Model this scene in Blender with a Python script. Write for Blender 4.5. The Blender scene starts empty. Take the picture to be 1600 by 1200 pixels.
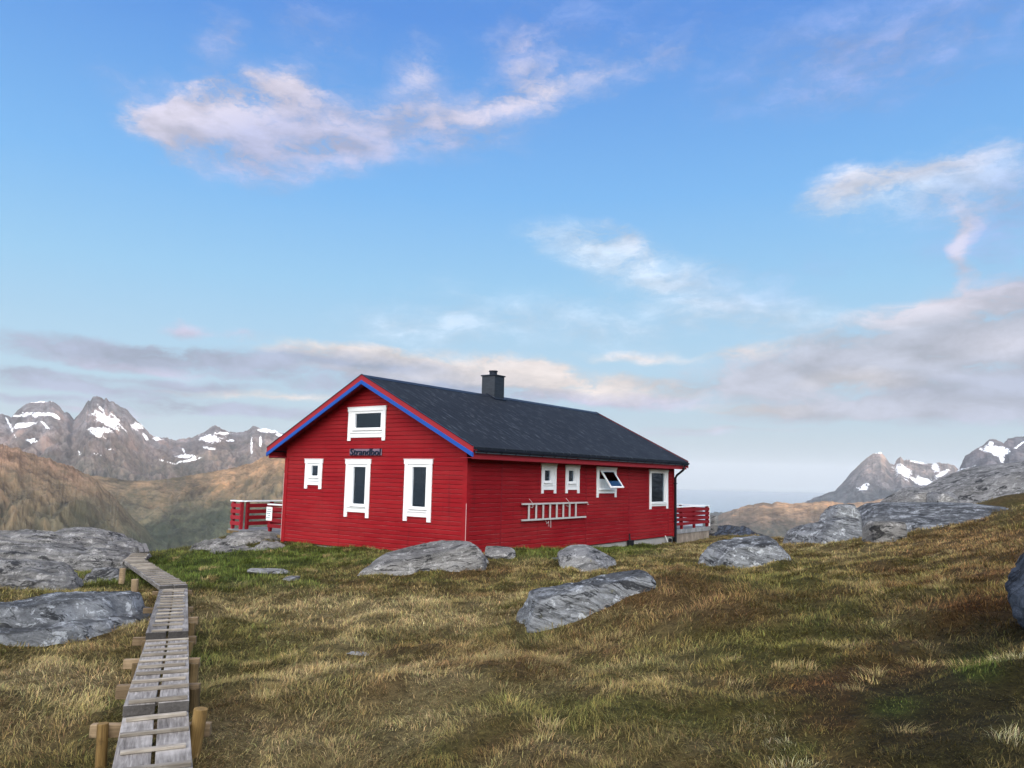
import bpy, bmesh, math, random
import numpy as np
from mathutils import Vector, Matrix
R = math.radians
rng = np.random.default_rng(7)
random.seed(7)
sc = bpy.context.scene
col = sc.collection

# ------------------------------------------------------------------ camera numbers
F, PITCH, ROLL, CZ = 1208.6, R(6.861), R(1.23), 2.02
cp, sp = math.cos(PITCH), math.sin(PITCH)
cr, sr = math.cos(ROLL), math.sin(ROLL)
CR = np.array([cr, -sr*sp, sr*cp])
CU = np.array([-sr, -cr*sp, cr*cp])
CF = np.array([0, cp, sp])
CAM = np.array([0, 0, CZ])
def ray(px, py):
    return CR*((px-800)/F) + CU*((600-py)/F) + CF
def at(px, py, Y):
    d = ray(px, py); return CAM + d*(Y/d[1])
def atz(px, py, z):
    d = ray(px, py); return CAM + d*((z-CZ)/d[2])
def project(P):
    q = P-CAM; w = q@CF; w = np.where(w < .1, .1, w)
    return 800+F*(q@CR)/w, 600-F*(q@CU)/w
def azel(px, py):
    d = ray(px, py); return math.atan2(d[0], d[1]), d[2]/math.hypot(d[0], d[1])

# ------------------------------------------------------------------ numpy noise
_perm = np.random.default_rng(11).permutation(256)
_perm = np.concatenate([_perm, _perm, _perm])
_ga = np.random.default_rng(12).uniform(0, 2*math.pi, 256)
_g3 = np.random.default_rng(13).normal(size=(256, 3)); _g3 /= np.linalg.norm(_g3, axis=1)[:, None]
def sm(t): return t*t*t*(t*(t*6-15)+10)
def sstep(a, b, x):
    t = np.clip((x-a)/(b-a), 0, 1); return t*t*(3-2*t)
def noise2(x, y, seed=0):
    x = np.asarray(x, float)+seed*17.31; y = np.asarray(y, float)-seed*9.73
    xi = np.floor(x).astype(int); yi = np.floor(y).astype(int); xf = x-xi; yf = y-yi
    xi &= 255; yi &= 255
    def g(ix, iy, fx, fy):
        a = _ga[_perm[_perm[ix & 255]+(iy & 255)]]
        return np.cos(a)*fx+np.sin(a)*fy
    u, v = sm(xf), sm(yf)
    a = g(xi, yi, xf, yf); b = g(xi+1, yi, xf-1, yf)
    c = g(xi, yi+1, xf, yf-1); d = g(xi+1, yi+1, xf-1, yf-1)
    return 1.4*((a*(1-u)+b*u)*(1-v)+(c*(1-u)+d*u)*v)
def fbm2(x, y, o=4, seed=0, gain=.5):
    s = 0; a = 1; n = 0
    for i in range(o):
        s = s+a*noise2(x*2**i, y*2**i, seed+i); n += a; a *= gain
    return s/n
def ridge2(x, y, o=4, seed=0, gain=.5):
    s = 0; a = 1; n = 0
    for i in range(o):
        s = s+a*(1-2*np.abs(noise2(x*2**i, y*2**i, seed+i))); n += a; a *= gain
    return s/n
def noise3(P, seed=0):
    P = np.asarray(P, float)+np.array([seed*13.7, seed*5.1, -seed*7.9])
    I = np.floor(P).astype(int); f = P-I; I &= 255
    u = sm(f); out = 0
    for dx in (0, 1):
        for dy in (0, 1):
            for dz in (0, 1):
                h = _perm[_perm[_perm[(I[:, 0]+dx) & 255]+((I[:, 1]+dy) & 255)]+((I[:, 2]+dz) & 255)]
                g = _g3[h]
                w = (u[:, 0] if dx else 1-u[:, 0])*(u[:, 1] if dy else 1-u[:, 1])*(u[:, 2] if dz else 1-u[:, 2])
                out = out+w*((f-np.array([dx, dy, dz]))*g).sum(1)
    return out*1.5
def fbm3(P, o=4, seed=0, gain=.5):
    s = 0; a = 1; n = 0
    for i in range(o):
        s = s+a*noise3(P*2**i, seed+i); n += a; a *= gain
    return s/n

# ------------------------------------------------------------------ material helpers
class NT:
    def __init__(s, tree):
        s.t = tree; s.n = tree.nodes; s.l = tree.links
    def node(s, typ, **kw):
        n = s.n.new(typ)
        for k, v in kw.items(): setattr(n, k, v)
        return n
    def link(s, a, b): s.l.new(a, b)
    def put(s, sock, v):
        if isinstance(v, bpy.types.NodeSocket): s.l.new(v, sock)
        else: sock.default_value = v
    def math(s, op, a, b=0.0, c=0.0, clamp=False):
        n = s.node('ShaderNodeMath', operation=op, use_clamp=clamp)
        s.put(n.inputs[0], a); s.put(n.inputs[1], b); s.put(n.inputs[2], c)
        return n.outputs[0]
    def vmath(s, op, a, b=None, scale=None):
        n = s.node('ShaderNodeVectorMath', operation=op)
        s.put(n.inputs[0], a)
        if b is not None: s.put(n.inputs[1], b)
        if scale is not None: s.put(n.inputs['Scale'], scale)
        return n.outputs['Value'] if op in ('DOT_PRODUCT', 'LENGTH', 'DISTANCE') else n.outputs['Vector']
    def mix(s, fac, a, b, blend='MIX'):
        n = s.node('ShaderNodeMix', data_type='RGBA', blend_type=blend)
        s.put(n.inputs[0], fac); s.put(n.inputs[6], a); s.put(n.inputs[7], b)
        return n.outputs[2]
    def ramp(s, fac, stops, interp='LINEAR'):
        n = s.node('ShaderNodeValToRGB'); cr_ = n.color_ramp; cr_.interpolation = interp
        while len(cr_.elements) < len(stops): cr_.elements.new(.5)
        for e, (p, c) in zip(cr_.elements, stops):
            e.position = p; e.color = (*c, 1) if len(c) == 3 else c
        s.put(n.inputs[0], fac); return n.outputs[0]
    def maprange(s, v, a, b, c, d, smooth=True):
        n = s.node('ShaderNodeMapRange', interpolation_type='SMOOTHSTEP' if smooth else 'LINEAR')
        for i, q in enumerate((v, a, b, c, d)): s.put(n.inputs[i], q)
        return n.outputs[0]
    def noise(s, vec, scale, detail=4, rough=.55, dist=0, out=0):
        n = s.node('ShaderNodeTexNoise'); s.put(n.inputs['Vector'], vec)
        n.inputs['Scale'].default_value = scale; n.inputs['Detail'].default_value = detail
        n.inputs['Roughness'].default_value = rough; n.inputs['Distortion'].default_value = dist
        return n.outputs[out]
    def voro(s, vec, scale, feature='F1', out='Distance', rand=1):
        n = s.node('ShaderNodeTexVoronoi', feature=feature); s.put(n.inputs['Vector'], vec)
        n.inputs['Scale'].default_value = scale; n.inputs['Randomness'].default_value = rand
        return n.outputs[out]
    def coord(s, which='Object'): return s.node('ShaderNodeTexCoord').outputs[which]
    def scale(s, vec, v):
        return s.vmath('MULTIPLY', vec, v)
    def bump(s, h, strength=.3, dist=.02, normal=None):
        n = s.node('ShaderNodeBump'); n.inputs['Strength'].default_value = strength; n.inputs['Distance'].default_value = dist
        s.put(n.inputs['Height'], h)
        if normal is not None: s.put(n.inputs['Normal'], normal)
        return n.outputs[0]
def material(name):
    m = bpy.data.materials.new(name); m.use_nodes = True
    nt = NT(m.node_tree); b = m.node_tree.nodes['Principled BSDF']
    return m, nt, b
def c4(c): return (*c, 1.0)

def painted(name, base, var=.12, rough=.55, streak=None, wear=None, spec=.14):
    m, n, b = material(name)
    o = n.coord()
    f = n.noise(o, 2.2, 5, .6)
    c = n.mix(f, c4([x*(1-var) for x in base]), c4([min(1, x*(1+var)) for x in base]))
    f2 = n.noise(n.scale(o, (9, 9, 60)), 1.0, 3)
    c = n.mix(n.math('MULTIPLY', f2, .25), c, c4([x*.6 for x in base]))
    if wear:
        w = n.noise(n.scale(o, wear[1]), 1.0, 6, .7)
        c = n.mix(n.maprange(w, wear[2], wear[2]+.06, 0, wear[3]), c, c4(wear[0]))
    n.put(b.inputs['Base Color'], c); b.inputs['Roughness'].default_value = rough
    b.inputs['Specular IOR Level'].default_value = spec
    n.put(b.inputs['Normal'], n.bump(n.noise(n.scale(o, (30, 30, 90)), 1, 4), .25, .004))
    return m
M = {}
M['red'] = painted('red_paint', (.265, .0058, .0105), .16, .65, wear=((.55, .40, .36), (1.2, 1.2, 34), .69, .55))
def add_ledge_light_wear(m, c, lo=.6, hi=.9, amt=.8):
    n = NT(m.node_tree); b = m.node_tree.nodes['Principled BSDF']; src = b.inputs['Base Color'].links[0].from_socket
    nz_ = n.node('ShaderNodeSeparateXYZ'); n.put(nz_.inputs[0], n.node('ShaderNodeNewGeometry').outputs['True Normal'])
    o = n.coord(); w = n.maprange(n.noise(n.scale(o, (1.3, 1.3, 9)), 1, 5, .7), .40, .62, .15, 1)
    f = n.math('MULTIPLY', n.maprange(nz_.outputs[2], lo, hi, 0, amt), w)  # paler up-facing ledges: sky light painted into the colour, plus chipped paint
    src = n.mix(n.maprange(n.noise(n.scale(o, (.5, .5, 1.1)), 1, 5, .6), .40, .66, 0, .34), src, (.36, .03, .03, 1))
    src = n.mix(n.maprange(n.noise(n.scale(o, (5, 5, .45)), 1, 5, .7), .55, .72, 0, .5), src, (.12, .006, .008, 1))
    rowv = n.node('ShaderNodeTexWhiteNoise', noise_dimensions='3D'); ox = n.node('ShaderNodeSeparateXYZ'); n.put(ox.inputs[0], o)
    cv = n.node('ShaderNodeCombineXYZ'); n.put(cv.inputs[0], n.math('FLOOR', n.math('DIVIDE', ox.outputs[2], .1135)))
    n.put(cv.inputs[1], n.math('FLOOR', n.math('MULTIPLY', n.math('ADD', ox.outputs[0], n.math('MULTIPLY', ox.outputs[1], 1.3)), .27)))
    n.put(rowv.inputs[0], cv.outputs[0])
    src = n.vmath('SCALE', src, scale=n.math('MULTIPLY_ADD', rowv.outputs[0], .16, .92))
    n.put(b.inputs['Base Color'], n.mix(f, src, c4(c)))
add_ledge_light_wear(M['red'], (.50, .20, .19))
M['red_trim'] = painted('red_trim_paint', (.30, .022, .03), .1, .55)
M['bead'] = painted('chipped_pink_primer', (.62, .42, .40), .2, .7)
M['blue'] = painted('blue_paint', (.016, .075, .33), .1, .5)
M['white'] = painted('white_paint', (.86, .86, .84), .05, .5, wear=((.45, .45, .43), (3, 3, 5), .70, .6))
M['dark_red'] = painted('railing_red_paint', (.22, .011, .016), .15, .6)
M['black'] = painted('black_metal_paint', (.015, .016, .02), .2, .45)
M['gutter'] = painted('gutter_metal', (.013, .018, .029), .2, .4)
M['gutter_edge'] = painted('gutter_lip_metal', (.12, .14, .17), .2, .4)
M['alu'] = painted('aluminium', (.62, .60, .57), .12, .4)
M['alu'].node_tree.nodes['Principled BSDF'].inputs['Metallic'].default_value = .25
M['concrete'] = painted('concrete', (.36, .34, .31), .25, .9)
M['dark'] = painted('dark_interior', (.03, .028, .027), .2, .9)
M['curtain'] = painted('curtain_cloth', (.80, .79, .76), .15, .9)
M['letter'] = painted('slate_blue_letter', (.015, .022, .045), .2, .5)
M['plaque'] = painted('grey_mauve_board', (.20, .14, .18), .3, .7)
M['ink'] = painted('faded_ink', (.20, .30, .30), .2, .8)
M['slate'] = None

def roof_mat():
    m, n, b = material('roof_felt')
    o = n.coord()
    big = n.noise(o, .7, 4)
    c = n.mix(big, (.011, .0135, .018, 1), (.021, .025, .031, 1))
    st = n.noise(n.scale(o, (1.3, 13, 1.3)), 1.0, 6, .75)
    c = n.mix(n.maprange(st, .55, .70, 0, .7), c, (.075, .09, .11, 1))
    sp_ = n.voro(n.scale(o, (1.5, 20, 1.5)), 1.0)
    c = n.mix(n.maprange(sp_, .20, .10, 0, .7), c, (.15, .165, .18, 1))
    n.put(b.inputs['Base Color'], c); b.inputs['Roughness'].default_value = .75
    b.inputs['Specular IOR Level'].default_value = .08
    w = n.node('ShaderNodeTexWave', wave_type='BANDS', bands_direction='Y'); n.put(w.inputs['Vector'], o)
    w.inputs['Scale'].default_value = 1.4; w.inputs['Distortion'].default_value = .3
    h = n.math('ADD', n.math('MULTIPLY', w.outputs[0], .5), n.noise(o, 60, 3))
    n.put(b.inputs['Normal'], n.bump(h, .35, .012)); return m
M['roof'] = roof_mat()
def slate_mat():
    m, n, b = material('chimney_slate')
    o = n.coord()
    br = n.node('ShaderNodeTexBrick'); n.put(br.inputs['Vector'], n.vmath('ADD', n.scale(o, (1, 1, 1)), (0, 0, 0)))
    mp = n.node('ShaderNodeMapping'); mp.inputs['Rotation'].default_value = (R(90), R(45), 0); n.put(mp.inputs['Vector'], o)
    n.put(br.inputs['Vector'], mp.outputs[0])
    br.inputs['Color1'].default_value = (.009, .013, .02, 1); br.inputs['Color2'].default_value = (.017, .022, .031, 1)
    br.inputs['Mortar'].default_value = (.008, .01, .014, 1); br.inputs['Scale'].default_value = 4; br.inputs['Mortar Size'].default_value = .012
    n.put(b.inputs['Base Color'], br.outputs[0]); b.inputs['Roughness'].default_value = .5
    n.put(b.inputs['Normal'], n.bump(br.outputs[1], -.4, .01)); return m
M['slate'] = slate_mat()
def glass_mat():
    m, n, b = material('window_glass')
    out = m.node_tree.nodes['Material Output']
    tr = n.node('ShaderNodeBsdfTransparent'); tr.inputs[0].default_value = (.62, .68, .72, 1)
    gl = n.node('ShaderNodeBsdfGlossy'); gl.inputs['Roughness'].default_value = .015; gl.inputs[0].default_value = (.72, .86, 1.0, 1)
    n.put(gl.inputs['Normal'], n.bump(n.noise(n.coord(), 1.3, 2), .12, .02))
    fr = n.node('ShaderNodeFresnel'); fr.inputs[0].default_value = 1.5
    fac = n.math('MULTIPLY_ADD', fr.outputs[0], 1.5, .0, True)
    mx = n.node('ShaderNodeMixShader'); n.put(mx.inputs[0], fac); n.put(mx.inputs[1], tr.outputs[0]); n.put(mx.inputs[2], gl.outputs[0])
    n.put(out.inputs[0], mx.outputs[0]); return m
M['glass'] = glass_mat()
def wood_mat(name, c1, c2, c3, axis=0, rough=.85, stain=None):
    m, n, b = material(name)
    o = n.coord()
    info = n.node('ShaderNodeObjectInfo').outputs['Random']
    off = n.vmath('ADD', o, n.vmath('SCALE', (7.3, 3.1, 5.7), scale=info))
    s = [45, 45, 45]; s[axis] = 3.0
    g = n.noise(n.scale(off, tuple(s)), 1.0, 6, .65, .4)
    c = n.ramp(g, [(.28, c1), (.5, c2), (.72, c3)])
    big = n.noise(off, 2.6, 4)
    c = n.mix(n.maprange(big, .45, .75, 0, .6), c, c4([x*1.5 for x in c3]))
    c = n.mix(n.maprange(n.noise(off, 5.0, 5, .7), .57, .75, 0, .7), c, c4([x*.45 for x in c1]))
    tone = n.math('MULTIPLY_ADD', info, .65, .65)
    c = n.vmath('SCALE', c, scale=tone)
    if axis == 1:   # saw cut board ends are darker
        nn = n.node('ShaderNodeSeparateXYZ'); n.put(nn.inputs[0], n.coord('Normal'))
        c = n.mix(n.maprange(n.math('ABSOLUTE', nn.outputs[1]), .6, .8, 0, .8), c, (.022, .020, .019, 1))
    if stain:
        c = n.mix(n.maprange(n.voro(off, 1.35), .13, .05, 0, .8), c, c4(stain))
    n.put(b.inputs['Base Color'], c); b.inputs['Roughness'].default_value = rough
    b.inputs['Specular IOR Level'].default_value = .25
    n.put(b.inputs['Normal'], n.bump(g, .5, .006)); return m
M['plank'] = wood_mat('weathered_plank_wood', (.062, .053, .045), (.165, .148, .130), (.31, .288, .26), 1, stain=(.5, .5, .48))
M['cleat'] = wood_mat('pale_batten_wood', (.12, .10, .08), (.22, .19, .15), (.36, .32, .26), 0)
M['beam'] = wood_mat('brown_bearer_wood', (.085, .058, .032), (.17, .118, .066), (.25, .185, .11), 0)
M['post'] = wood_mat('yellow_brown_post_wood', (.085, .05, .018), (.18, .11, .035), (.27, .175, .065), 2)
M['post_dark'] = wood_mat('dark_post_wood', (.05, .035, .018), (.10, .068, .03), (.16, .11, .05), 2)
M['skirt'] = wood_mat('weathered_skirt_wood', (.14, .11, .08), (.26, .21, .16), (.36, .31, .25), 2)
M['deckwood'] = wood_mat('grey_deck_wood', (.10, .10, .10), (.18, .18, .18), (.27, .27, .26), 0)

def rock_mat(name, dark, mid, light, streak_rot=(0, .25, .4), blotch=.5, band=5.0, top=.75):
    m, n, b = material(name)
    g = n.node('ShaderNodeNewGeometry').outputs['Position']
    warp = n.vmath('SCALE', n.vmath('SUBTRACT', n.noise(g, .9, 4, out=1), (.5, .5, .5)), scale=.35)
    mp = n.node('ShaderNodeMapping'); mp.inputs['Rotation'].default_value = streak_rot; n.put(mp.inputs['Vector'], n.vmath('ADD', g, warp))
    p = mp.outputs[0]
    a = n.noise(n.scale(p, (.8, .8, band)), 1.2, 9, .72, .3)
    c = n.ramp(a, [(.33, dark), (.45, mid), (.56, light), (.72, [x*1.3 for x in light])])
    gr = n.noise(g, 34, 5, .75)
    c = n.mix(.5, c, n.ramp(gr, [(.32, [x*.35 for x in mid]), (.68, [x*1.6 for x in mid])]), 'MIX')
    li = n.noise(g, 4.2, 7, .78, .8)
    c = n.mix(n.maprange(li, .54, .60, 0, blotch), c, c4([min(.75, x*1.7) for x in light]))
    bl = n.noise(n.scale(p, (.9, .9, 3.2)), 1.7, 8, .76, .6)
    c = n.mix(n.maprange(bl, .545, .60, 0, .88), c, (.014, .015, .017, 1))
    lich = n.noise(g, 5.5, 6, .75)
    c = n.mix(n.maprange(lich, .62, .68, 0, .55), c, (.15, .14, .05, 1))
    sea = n.noise(n.scale(p, (.5, .5, 4.0)), 1.1, 5, .6)
    crack = n.maprange(n.math('ABSOLUTE', n.math('SUBTRACT', sea, .5)), .0, .012, 1, 0)
    crack = n.math('MULTIPLY', crack, n.maprange(n.noise(g, 1.1, 3), .42, .60, 0, 1))
    c = n.mix(n.math('MULTIPLY', crack, .85), c, (.012, .012, .013, 1))
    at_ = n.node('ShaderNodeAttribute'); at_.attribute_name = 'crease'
    c = n.mix(n.math('MULTIPLY', at_.outputs['Fac'], n.maprange(n.noise(g, 2.3, 4), .3, .55, .2, .95)), c, (.014, .014, .012, 1))  # crevice shade at the foot of each ledge painted into the rock colour
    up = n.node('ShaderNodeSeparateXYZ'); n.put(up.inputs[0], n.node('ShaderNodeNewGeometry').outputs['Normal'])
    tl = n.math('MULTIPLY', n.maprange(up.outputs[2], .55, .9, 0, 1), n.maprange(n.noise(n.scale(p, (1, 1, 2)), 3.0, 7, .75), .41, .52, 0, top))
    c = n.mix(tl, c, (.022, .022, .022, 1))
    n.put(b.inputs['Base Color'], c); b.inputs['Roughness'].default_value = .9
    b.inputs['Specular IOR Level'].default_value = .2
    h = n.math('SUBTRACT', n.math('ADD', n.math('MULTIPLY', a, 1.8), n.math('MULTIPLY', gr, .4)), n.math('MULTIPLY', crack, .5))
    n.put(b.inputs['Normal'], n.bump(h, .9, .09)); return m
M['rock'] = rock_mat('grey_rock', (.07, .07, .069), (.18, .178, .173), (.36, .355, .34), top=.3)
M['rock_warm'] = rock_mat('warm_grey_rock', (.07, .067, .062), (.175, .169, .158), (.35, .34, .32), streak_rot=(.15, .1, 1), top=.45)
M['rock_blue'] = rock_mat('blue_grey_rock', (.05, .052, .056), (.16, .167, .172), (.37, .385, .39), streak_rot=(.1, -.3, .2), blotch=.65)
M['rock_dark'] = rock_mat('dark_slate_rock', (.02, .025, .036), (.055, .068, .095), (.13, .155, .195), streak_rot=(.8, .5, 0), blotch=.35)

# ------------------------------------------------------------------ object helpers
def tag(o, label=None, cat=None, group=None, kind=None):
    if label: o['label'] = label
    if cat: o['category'] = cat
    if group: o['group'] = group
    if kind: o['kind'] = kind
    return o
def empty(name, loc=(0, 0, 0), rz=0.0):
    o = bpy.data.objects.new(name, None); col.objects.link(o)
    o.location = loc; o.rotation_euler = (0, 0, rz); o.empty_display_size = .3
    return o
def mesh_np(name, V, Fc, mat, parent=None, smooth=False, colors=None):
    me = bpy.data.meshes.new(name); V = np.asarray(V, np.float32); Fc = np.asarray(Fc, np.int32)
    k = Fc.shape[1]
    me.vertices.add(len(V)); me.vertices.foreach_set('co', V.ravel())
    me.loops.add(Fc.size); me.loops.foreach_set('vertex_index', Fc.ravel())
    me.polygons.add(len(Fc)); me.polygons.foreach_set('loop_start', np.arange(0, Fc.size, k, dtype=np.int32))
    me.update(calc_edges=True)
    if smooth: me.polygons.foreach_set('use_smooth', np.ones(len(Fc), bool))
    if colors is not None:
        a = me.color_attributes.new('tint', 'FLOAT_COLOR', 'POINT')
        cc = np.ones((len(V), 4), np.float32); cc[:, :3] = colors; a.data.foreach_set('color', cc.ravel())
    me.materials.append(mat)
    o = bpy.data.objects.new(name, me); col.objects.link(o)
    if parent: o.parent = parent
    return o
class MB:
    """collects boxes, prisms and tubes into one mesh"""
    def __init__(s): s.bm = bmesh.new()
    def verts(s, pts): return [s.bm.verts.new(p) for p in pts]
    def box(s, x0, x1, y0, y1, z0, z1, mat=None):
        v = s.verts([(x, y, z) for z in (z0, z1) for y in (y0, y1) for x in (x0, x1)])
        if mat is not None:
            for q in v: q.co = mat @ q.co
        for f in ((0, 2, 3, 1), (4, 5, 7, 6), (0, 1, 5, 4), (2, 6, 7, 3), (0, 4, 6, 2), (1, 3, 7, 5)):
            s.bm.faces.new([v[i] for i in f])
        return s
    def prism(s, poly, axis, a, b):
        """poly of 2d points extruded along axis from a to b"""
        def P(p, t):
            return (t, p[0], p[1]) if axis == 0 else (p[0], t, p[1]) if axis == 1 else (p[0], p[1], t)
        v0 = s.verts([P(p, a) for p in poly]); v1 = s.verts([P(p, b) for p in poly]); n = len(poly)
        s.bm.faces.new(v0[::-1]); s.bm.faces.new(v1)
        for i in range(n): s.bm.faces.new([v0[i], v0[(i+1) % n], v1[(i+1) % n], v1[i]])
        return s
    def tube(s, pts, r, n=10, caps=True, r2=None):
        pts = [Vector(p) for p in pts]; rings = []
        for i, p in enumerate(pts):
            d = (pts[min(i+1, len(pts)-1)]-pts[max(i-1, 0)]).normalized()
            u = d.orthogonal().normalized() if abs(d.z) < .9 else Vector((1, 0, 0))
            u = (u-d*u.dot(d)).normalized(); w = d.cross(u)
            rr = r if r2 is None else r+(r2-r)*i/(len(pts)-1)
            rings.append(s.verts([p+u*rr*math.cos(2*math.pi*k/n)+w*rr*math.sin(2*math.pi*k/n) for k in range(n)]))
        for a, b in zip(rings, rings[1:]):
            for k in range(n): s.bm.faces.new([a[k], a[(k+1) % n], b[(k+1) % n], b[k]])
        if caps: s.bm.faces.new(rings[0][::-1]); s.bm.faces.new(rings[-1])
        return s
    def quad(s, *pts): s.bm.faces.new(s.verts(pts)); return s
    def build(s, name, mat, parent=None, bevel=0, smooth=False):
        bmesh.ops.recalc_face_normals(s.bm, faces=s.bm.faces)
        me = bpy.data.meshes.new(name); s.bm.to_mesh(me); s.bm.free(); me.materials.append(mat)
        if smooth: me.polygons.foreach_set('use_smooth', np.ones(len(me.polygons), bool))
        o = bpy.data.objects.new(name, me); col.objects.link(o)
        if parent: o.parent = parent
        if bevel:
            bv = o.modifiers.new('bevel', 'BEVEL'); bv.width = bevel; bv.segments = 2; bv.limit_method = 'ANGLE'
        return o

# ------------------------------------------------------------------ foreground ground height
CTRL = np.array([
 (0, 0, -1.62), (-2.5, 1, -1.8), (3, 1, -1.3), (0, 4, -1.68), (0, 8, -1.80), (0, 12, -1.93), (-1, 16, -1.99), (-2.1, 4.6, -1.98), (-3.3, 8, -2.0), (-4.8, 11, -2.05),
 (-6.5, 14, -2.08), (-7.6, 17, -2.25), (-5, 3, -1.95), (-6, 8, -1.97), (-9, 9, -1.97), (-10, 13, -2.02), (-13, 17, -2.1), (-9, 21, -2.45), (-14, 22, -2.5),
 (-6.73, 23.4, -2.06), (-3.9, 21.3, -2.02), (-1.07, 19.1, -1.86), (.6, 21.6, -1.96), (2.35, 24, -2.08), (6.1, 29.2, -2.30), (8.2, 32, -2.30), (-4, 18, -2.05), (-9.5, 25.5, -2.15), (-2, 30, -2.1),
 (4.7, 15.4, -1.76), (3, 19, -1.9), (7.5, 23, -1.95), (8.2, 22, -1.66), (9.9, 20, -1.32), (11.9, 18, -.75), (14, 16, -.2), (5.8, 10, -1.16), (3.8, 6.5, -1.27), (3.07, 7.4, -1.45),
 (1.4, 4.2, -1.52), (2.6, 3.9, -1.38), (6, 6, -.75), (9, 9, -.4), (1.55, 9.55, -1.27), (2.1, 9.9, -1.2), (2.9, 10.2, -1.27), (1.15, 9.2, -1.52), (.75, 9.0, -1.70), (2.1, 8.5, -1.45), (1.6, 7.7, -1.58), (3.7, 10.8, -1.38), (2.3, 11.6, -1.62), (4.5, 11.5, -1.5), (2.2, 13.5, -1.85), (-7.2, 13.4, -2.05), (-.6, 7.2, -1.72), (-.2, 6.6, -1.62), (.3, 6.9, -1.62), (0, 5.6, -1.70), (14.2, 23.2, -.42), (16.5, 25, -.3), (17, 29, -.9), (12, 28, -1.6), (10, 3, .2)])
def _tps(r): return np.where(r > 0, r*r*np.log(r+1e-9), 0)
_n = len(CTRL)
_K = _tps(np.linalg.norm(CTRL[:, None, :2]-CTRL[None, :, :2], axis=2))+np.eye(_n)*.2
_A = np.zeros((_n+3, _n+3)); _A[:_n, :_n] = _K; _A[:_n, _n] = 1; _A[:_n, _n+1:] = CTRL[:, :2]; _A[_n, :_n] = 1; _A[_n+1:, :_n] = CTRL[:, :2].T
_w = np.linalg.solve(_A, np.concatenate([CTRL[:, 2], [0, 0, 0]]))
RM_AZ = [-180, -75, -60, -40, -30, -22, -15, 0, 12, 16, 20, 25, 33, 40, 60, 180]
RM_R = [30, 26, 25, 25, 25, 24.5, 29, 34, 37, 35, 27, 27, 34, 36, 40, 40]
def height(x, y, detail=True):
    x = np.asarray(x, float); y = np.asarray(y, float); shp = x.shape; x = x.ravel(); y = y.ravel()
    r = np.hypot(x, y); az = np.degrees(np.arctan2(x, y))
    rc = np.minimum(r, 36)/np.maximum(r, 1e-6); xc, yc = x*rc, y*rc
    yc = np.maximum(yc, -2)
    z = np.zeros_like(x)
    for i in range(0, len(x), 60000):
        s = slice(i, i+60000)
        D = np.hypot(xc[s, None]-CTRL[None, :, 0], yc[s, None]-CTRL[None, :, 1])
        z[s] = _tps(D)@_w[:_n]+_w[_n]+_w[_n+1]*xc[s]+_w[_n+2]*yc[s]
    z = np.clip(z, -3.2, 1.2)+CZ
    rm = np.interp(az, RM_AZ, RM_R)+1.5*noise2(x*.15, y*.15, 5)
    s = np.maximum(r-rm, 0); front = z-.62*s*s/(s+7)
    a = np.abs(np.where(az < -90, az+360, az)-135)   # back right: hillside
    bk = 1-sstep(75, 105, a)
    rr = np.maximum(r-8, 0)
    hill = z*np.exp(-rr/30)+.145*rr*rr/(rr+40)-.145*2.2*np.maximum(r-1300, 0)
    z = front*(1-bk)+hill*bk
    if detail:
        k = np.clip(60/(r+1), 0, 1)*(1-.8*np.exp(-((x-.9)**2+(y-9.3)**2)/1.6))
        z = z+k*(.16*fbm2(x*.55, y*.55, 3, 3)+.14*np.maximum(fbm2(x*1.35, y*1.35, 4, 8), -.2))+np.clip((r-60)/100, 0, 1)*r*.012*fbm2(x/60, y/60, 5, 9)
    return np.maximum(z, -402.0).reshape(shp)
def gz(x, y): return float(height(np.array([x]), np.array([y]))[0])

def hit(px, py, near=2.0, far=60.0):
    d = ray(px, py); t = np.geomspace(near, far, 900); P = CAM+d*t[:, None]
    b = np.nonzero(P[:, 2] < height(P[:, 0], P[:, 1]))[0]
    return P[b[0]] if len(b) else None
# vegetation colours, laid out as patches on the ground: tan, olive, brown, green, red brown, dark moss and painted corner vignette
VC = np.array([(.37, .285, .130), (.142, .128, .032), (.195, .118, .046), (.080, .105, .018), (.115, .05, .016), (.045, .038, .010)])
ZONES = [  # px, py, rx, ry, weights to add
 (430, 868, 190, 22, 3, 2.6), (300, 893, 130, 24, 3, 2.6), (560, 912, 330, 14, 3, 1.4), (70, 905, 90, 22, 3, 1.8), (880, 864, 110, 14, 3, 2.2), (1000, 856, 70, 12, 3, 1.8), (650, 905, 150, 20, 2, 1.2),
 (500, 958, 330, 28, 0, 1.5), (720, 1075, 280, 90, 0, 1.0), (90, 1080, 170, 90, 0, 1.0), (420, 1170, 200, 60, 0, .7), (1200, 900, 260, 40, 1, .8), (1050, 860, 60, 12, 0, 1.2),
 (1500, 940, 240, 80, 4, 1.5), (1320, 1090, 190, 80, 4, 1.4), (1060, 935, 130, 45, 2, 2.0), (760, 1020, 160, 40, 2, .9), (1470, 1130, 230, 120, 5, 2.6), (1590, 1000, 120, 90, 5, 1.6),  # darkest patches paint the vignette of the near right corner into the turf
 (1395, 1108, 60, 24, 3, 3.3), (1530, 1040, 60, 36, 3, 2.5), (700, 1000, 160, 26, 3, 1.2), (300, 1010, 60, 50, 3, 1.4), (950, 1110, 200, 40, 1, 1.3), (640, 1160, 120, 40, 3, .9), (1190, 1010, 160, 40, 1, 1.2), (1280, 950, 120, 30, 3, 1.0), (60, 990, 110, 30, 1, 1.0), (1440, 980, 60, 20, 3, 1.2), (1240, 1170, 70, 30, 3, 1.4), (200, 1130, 60, 60, 3, .7), (380, 1000, 120, 40, 1, .8), (1560, 850, 160, 30, 2, 1.5), (1260, 860, 160, 20, 0, .8)]
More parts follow.
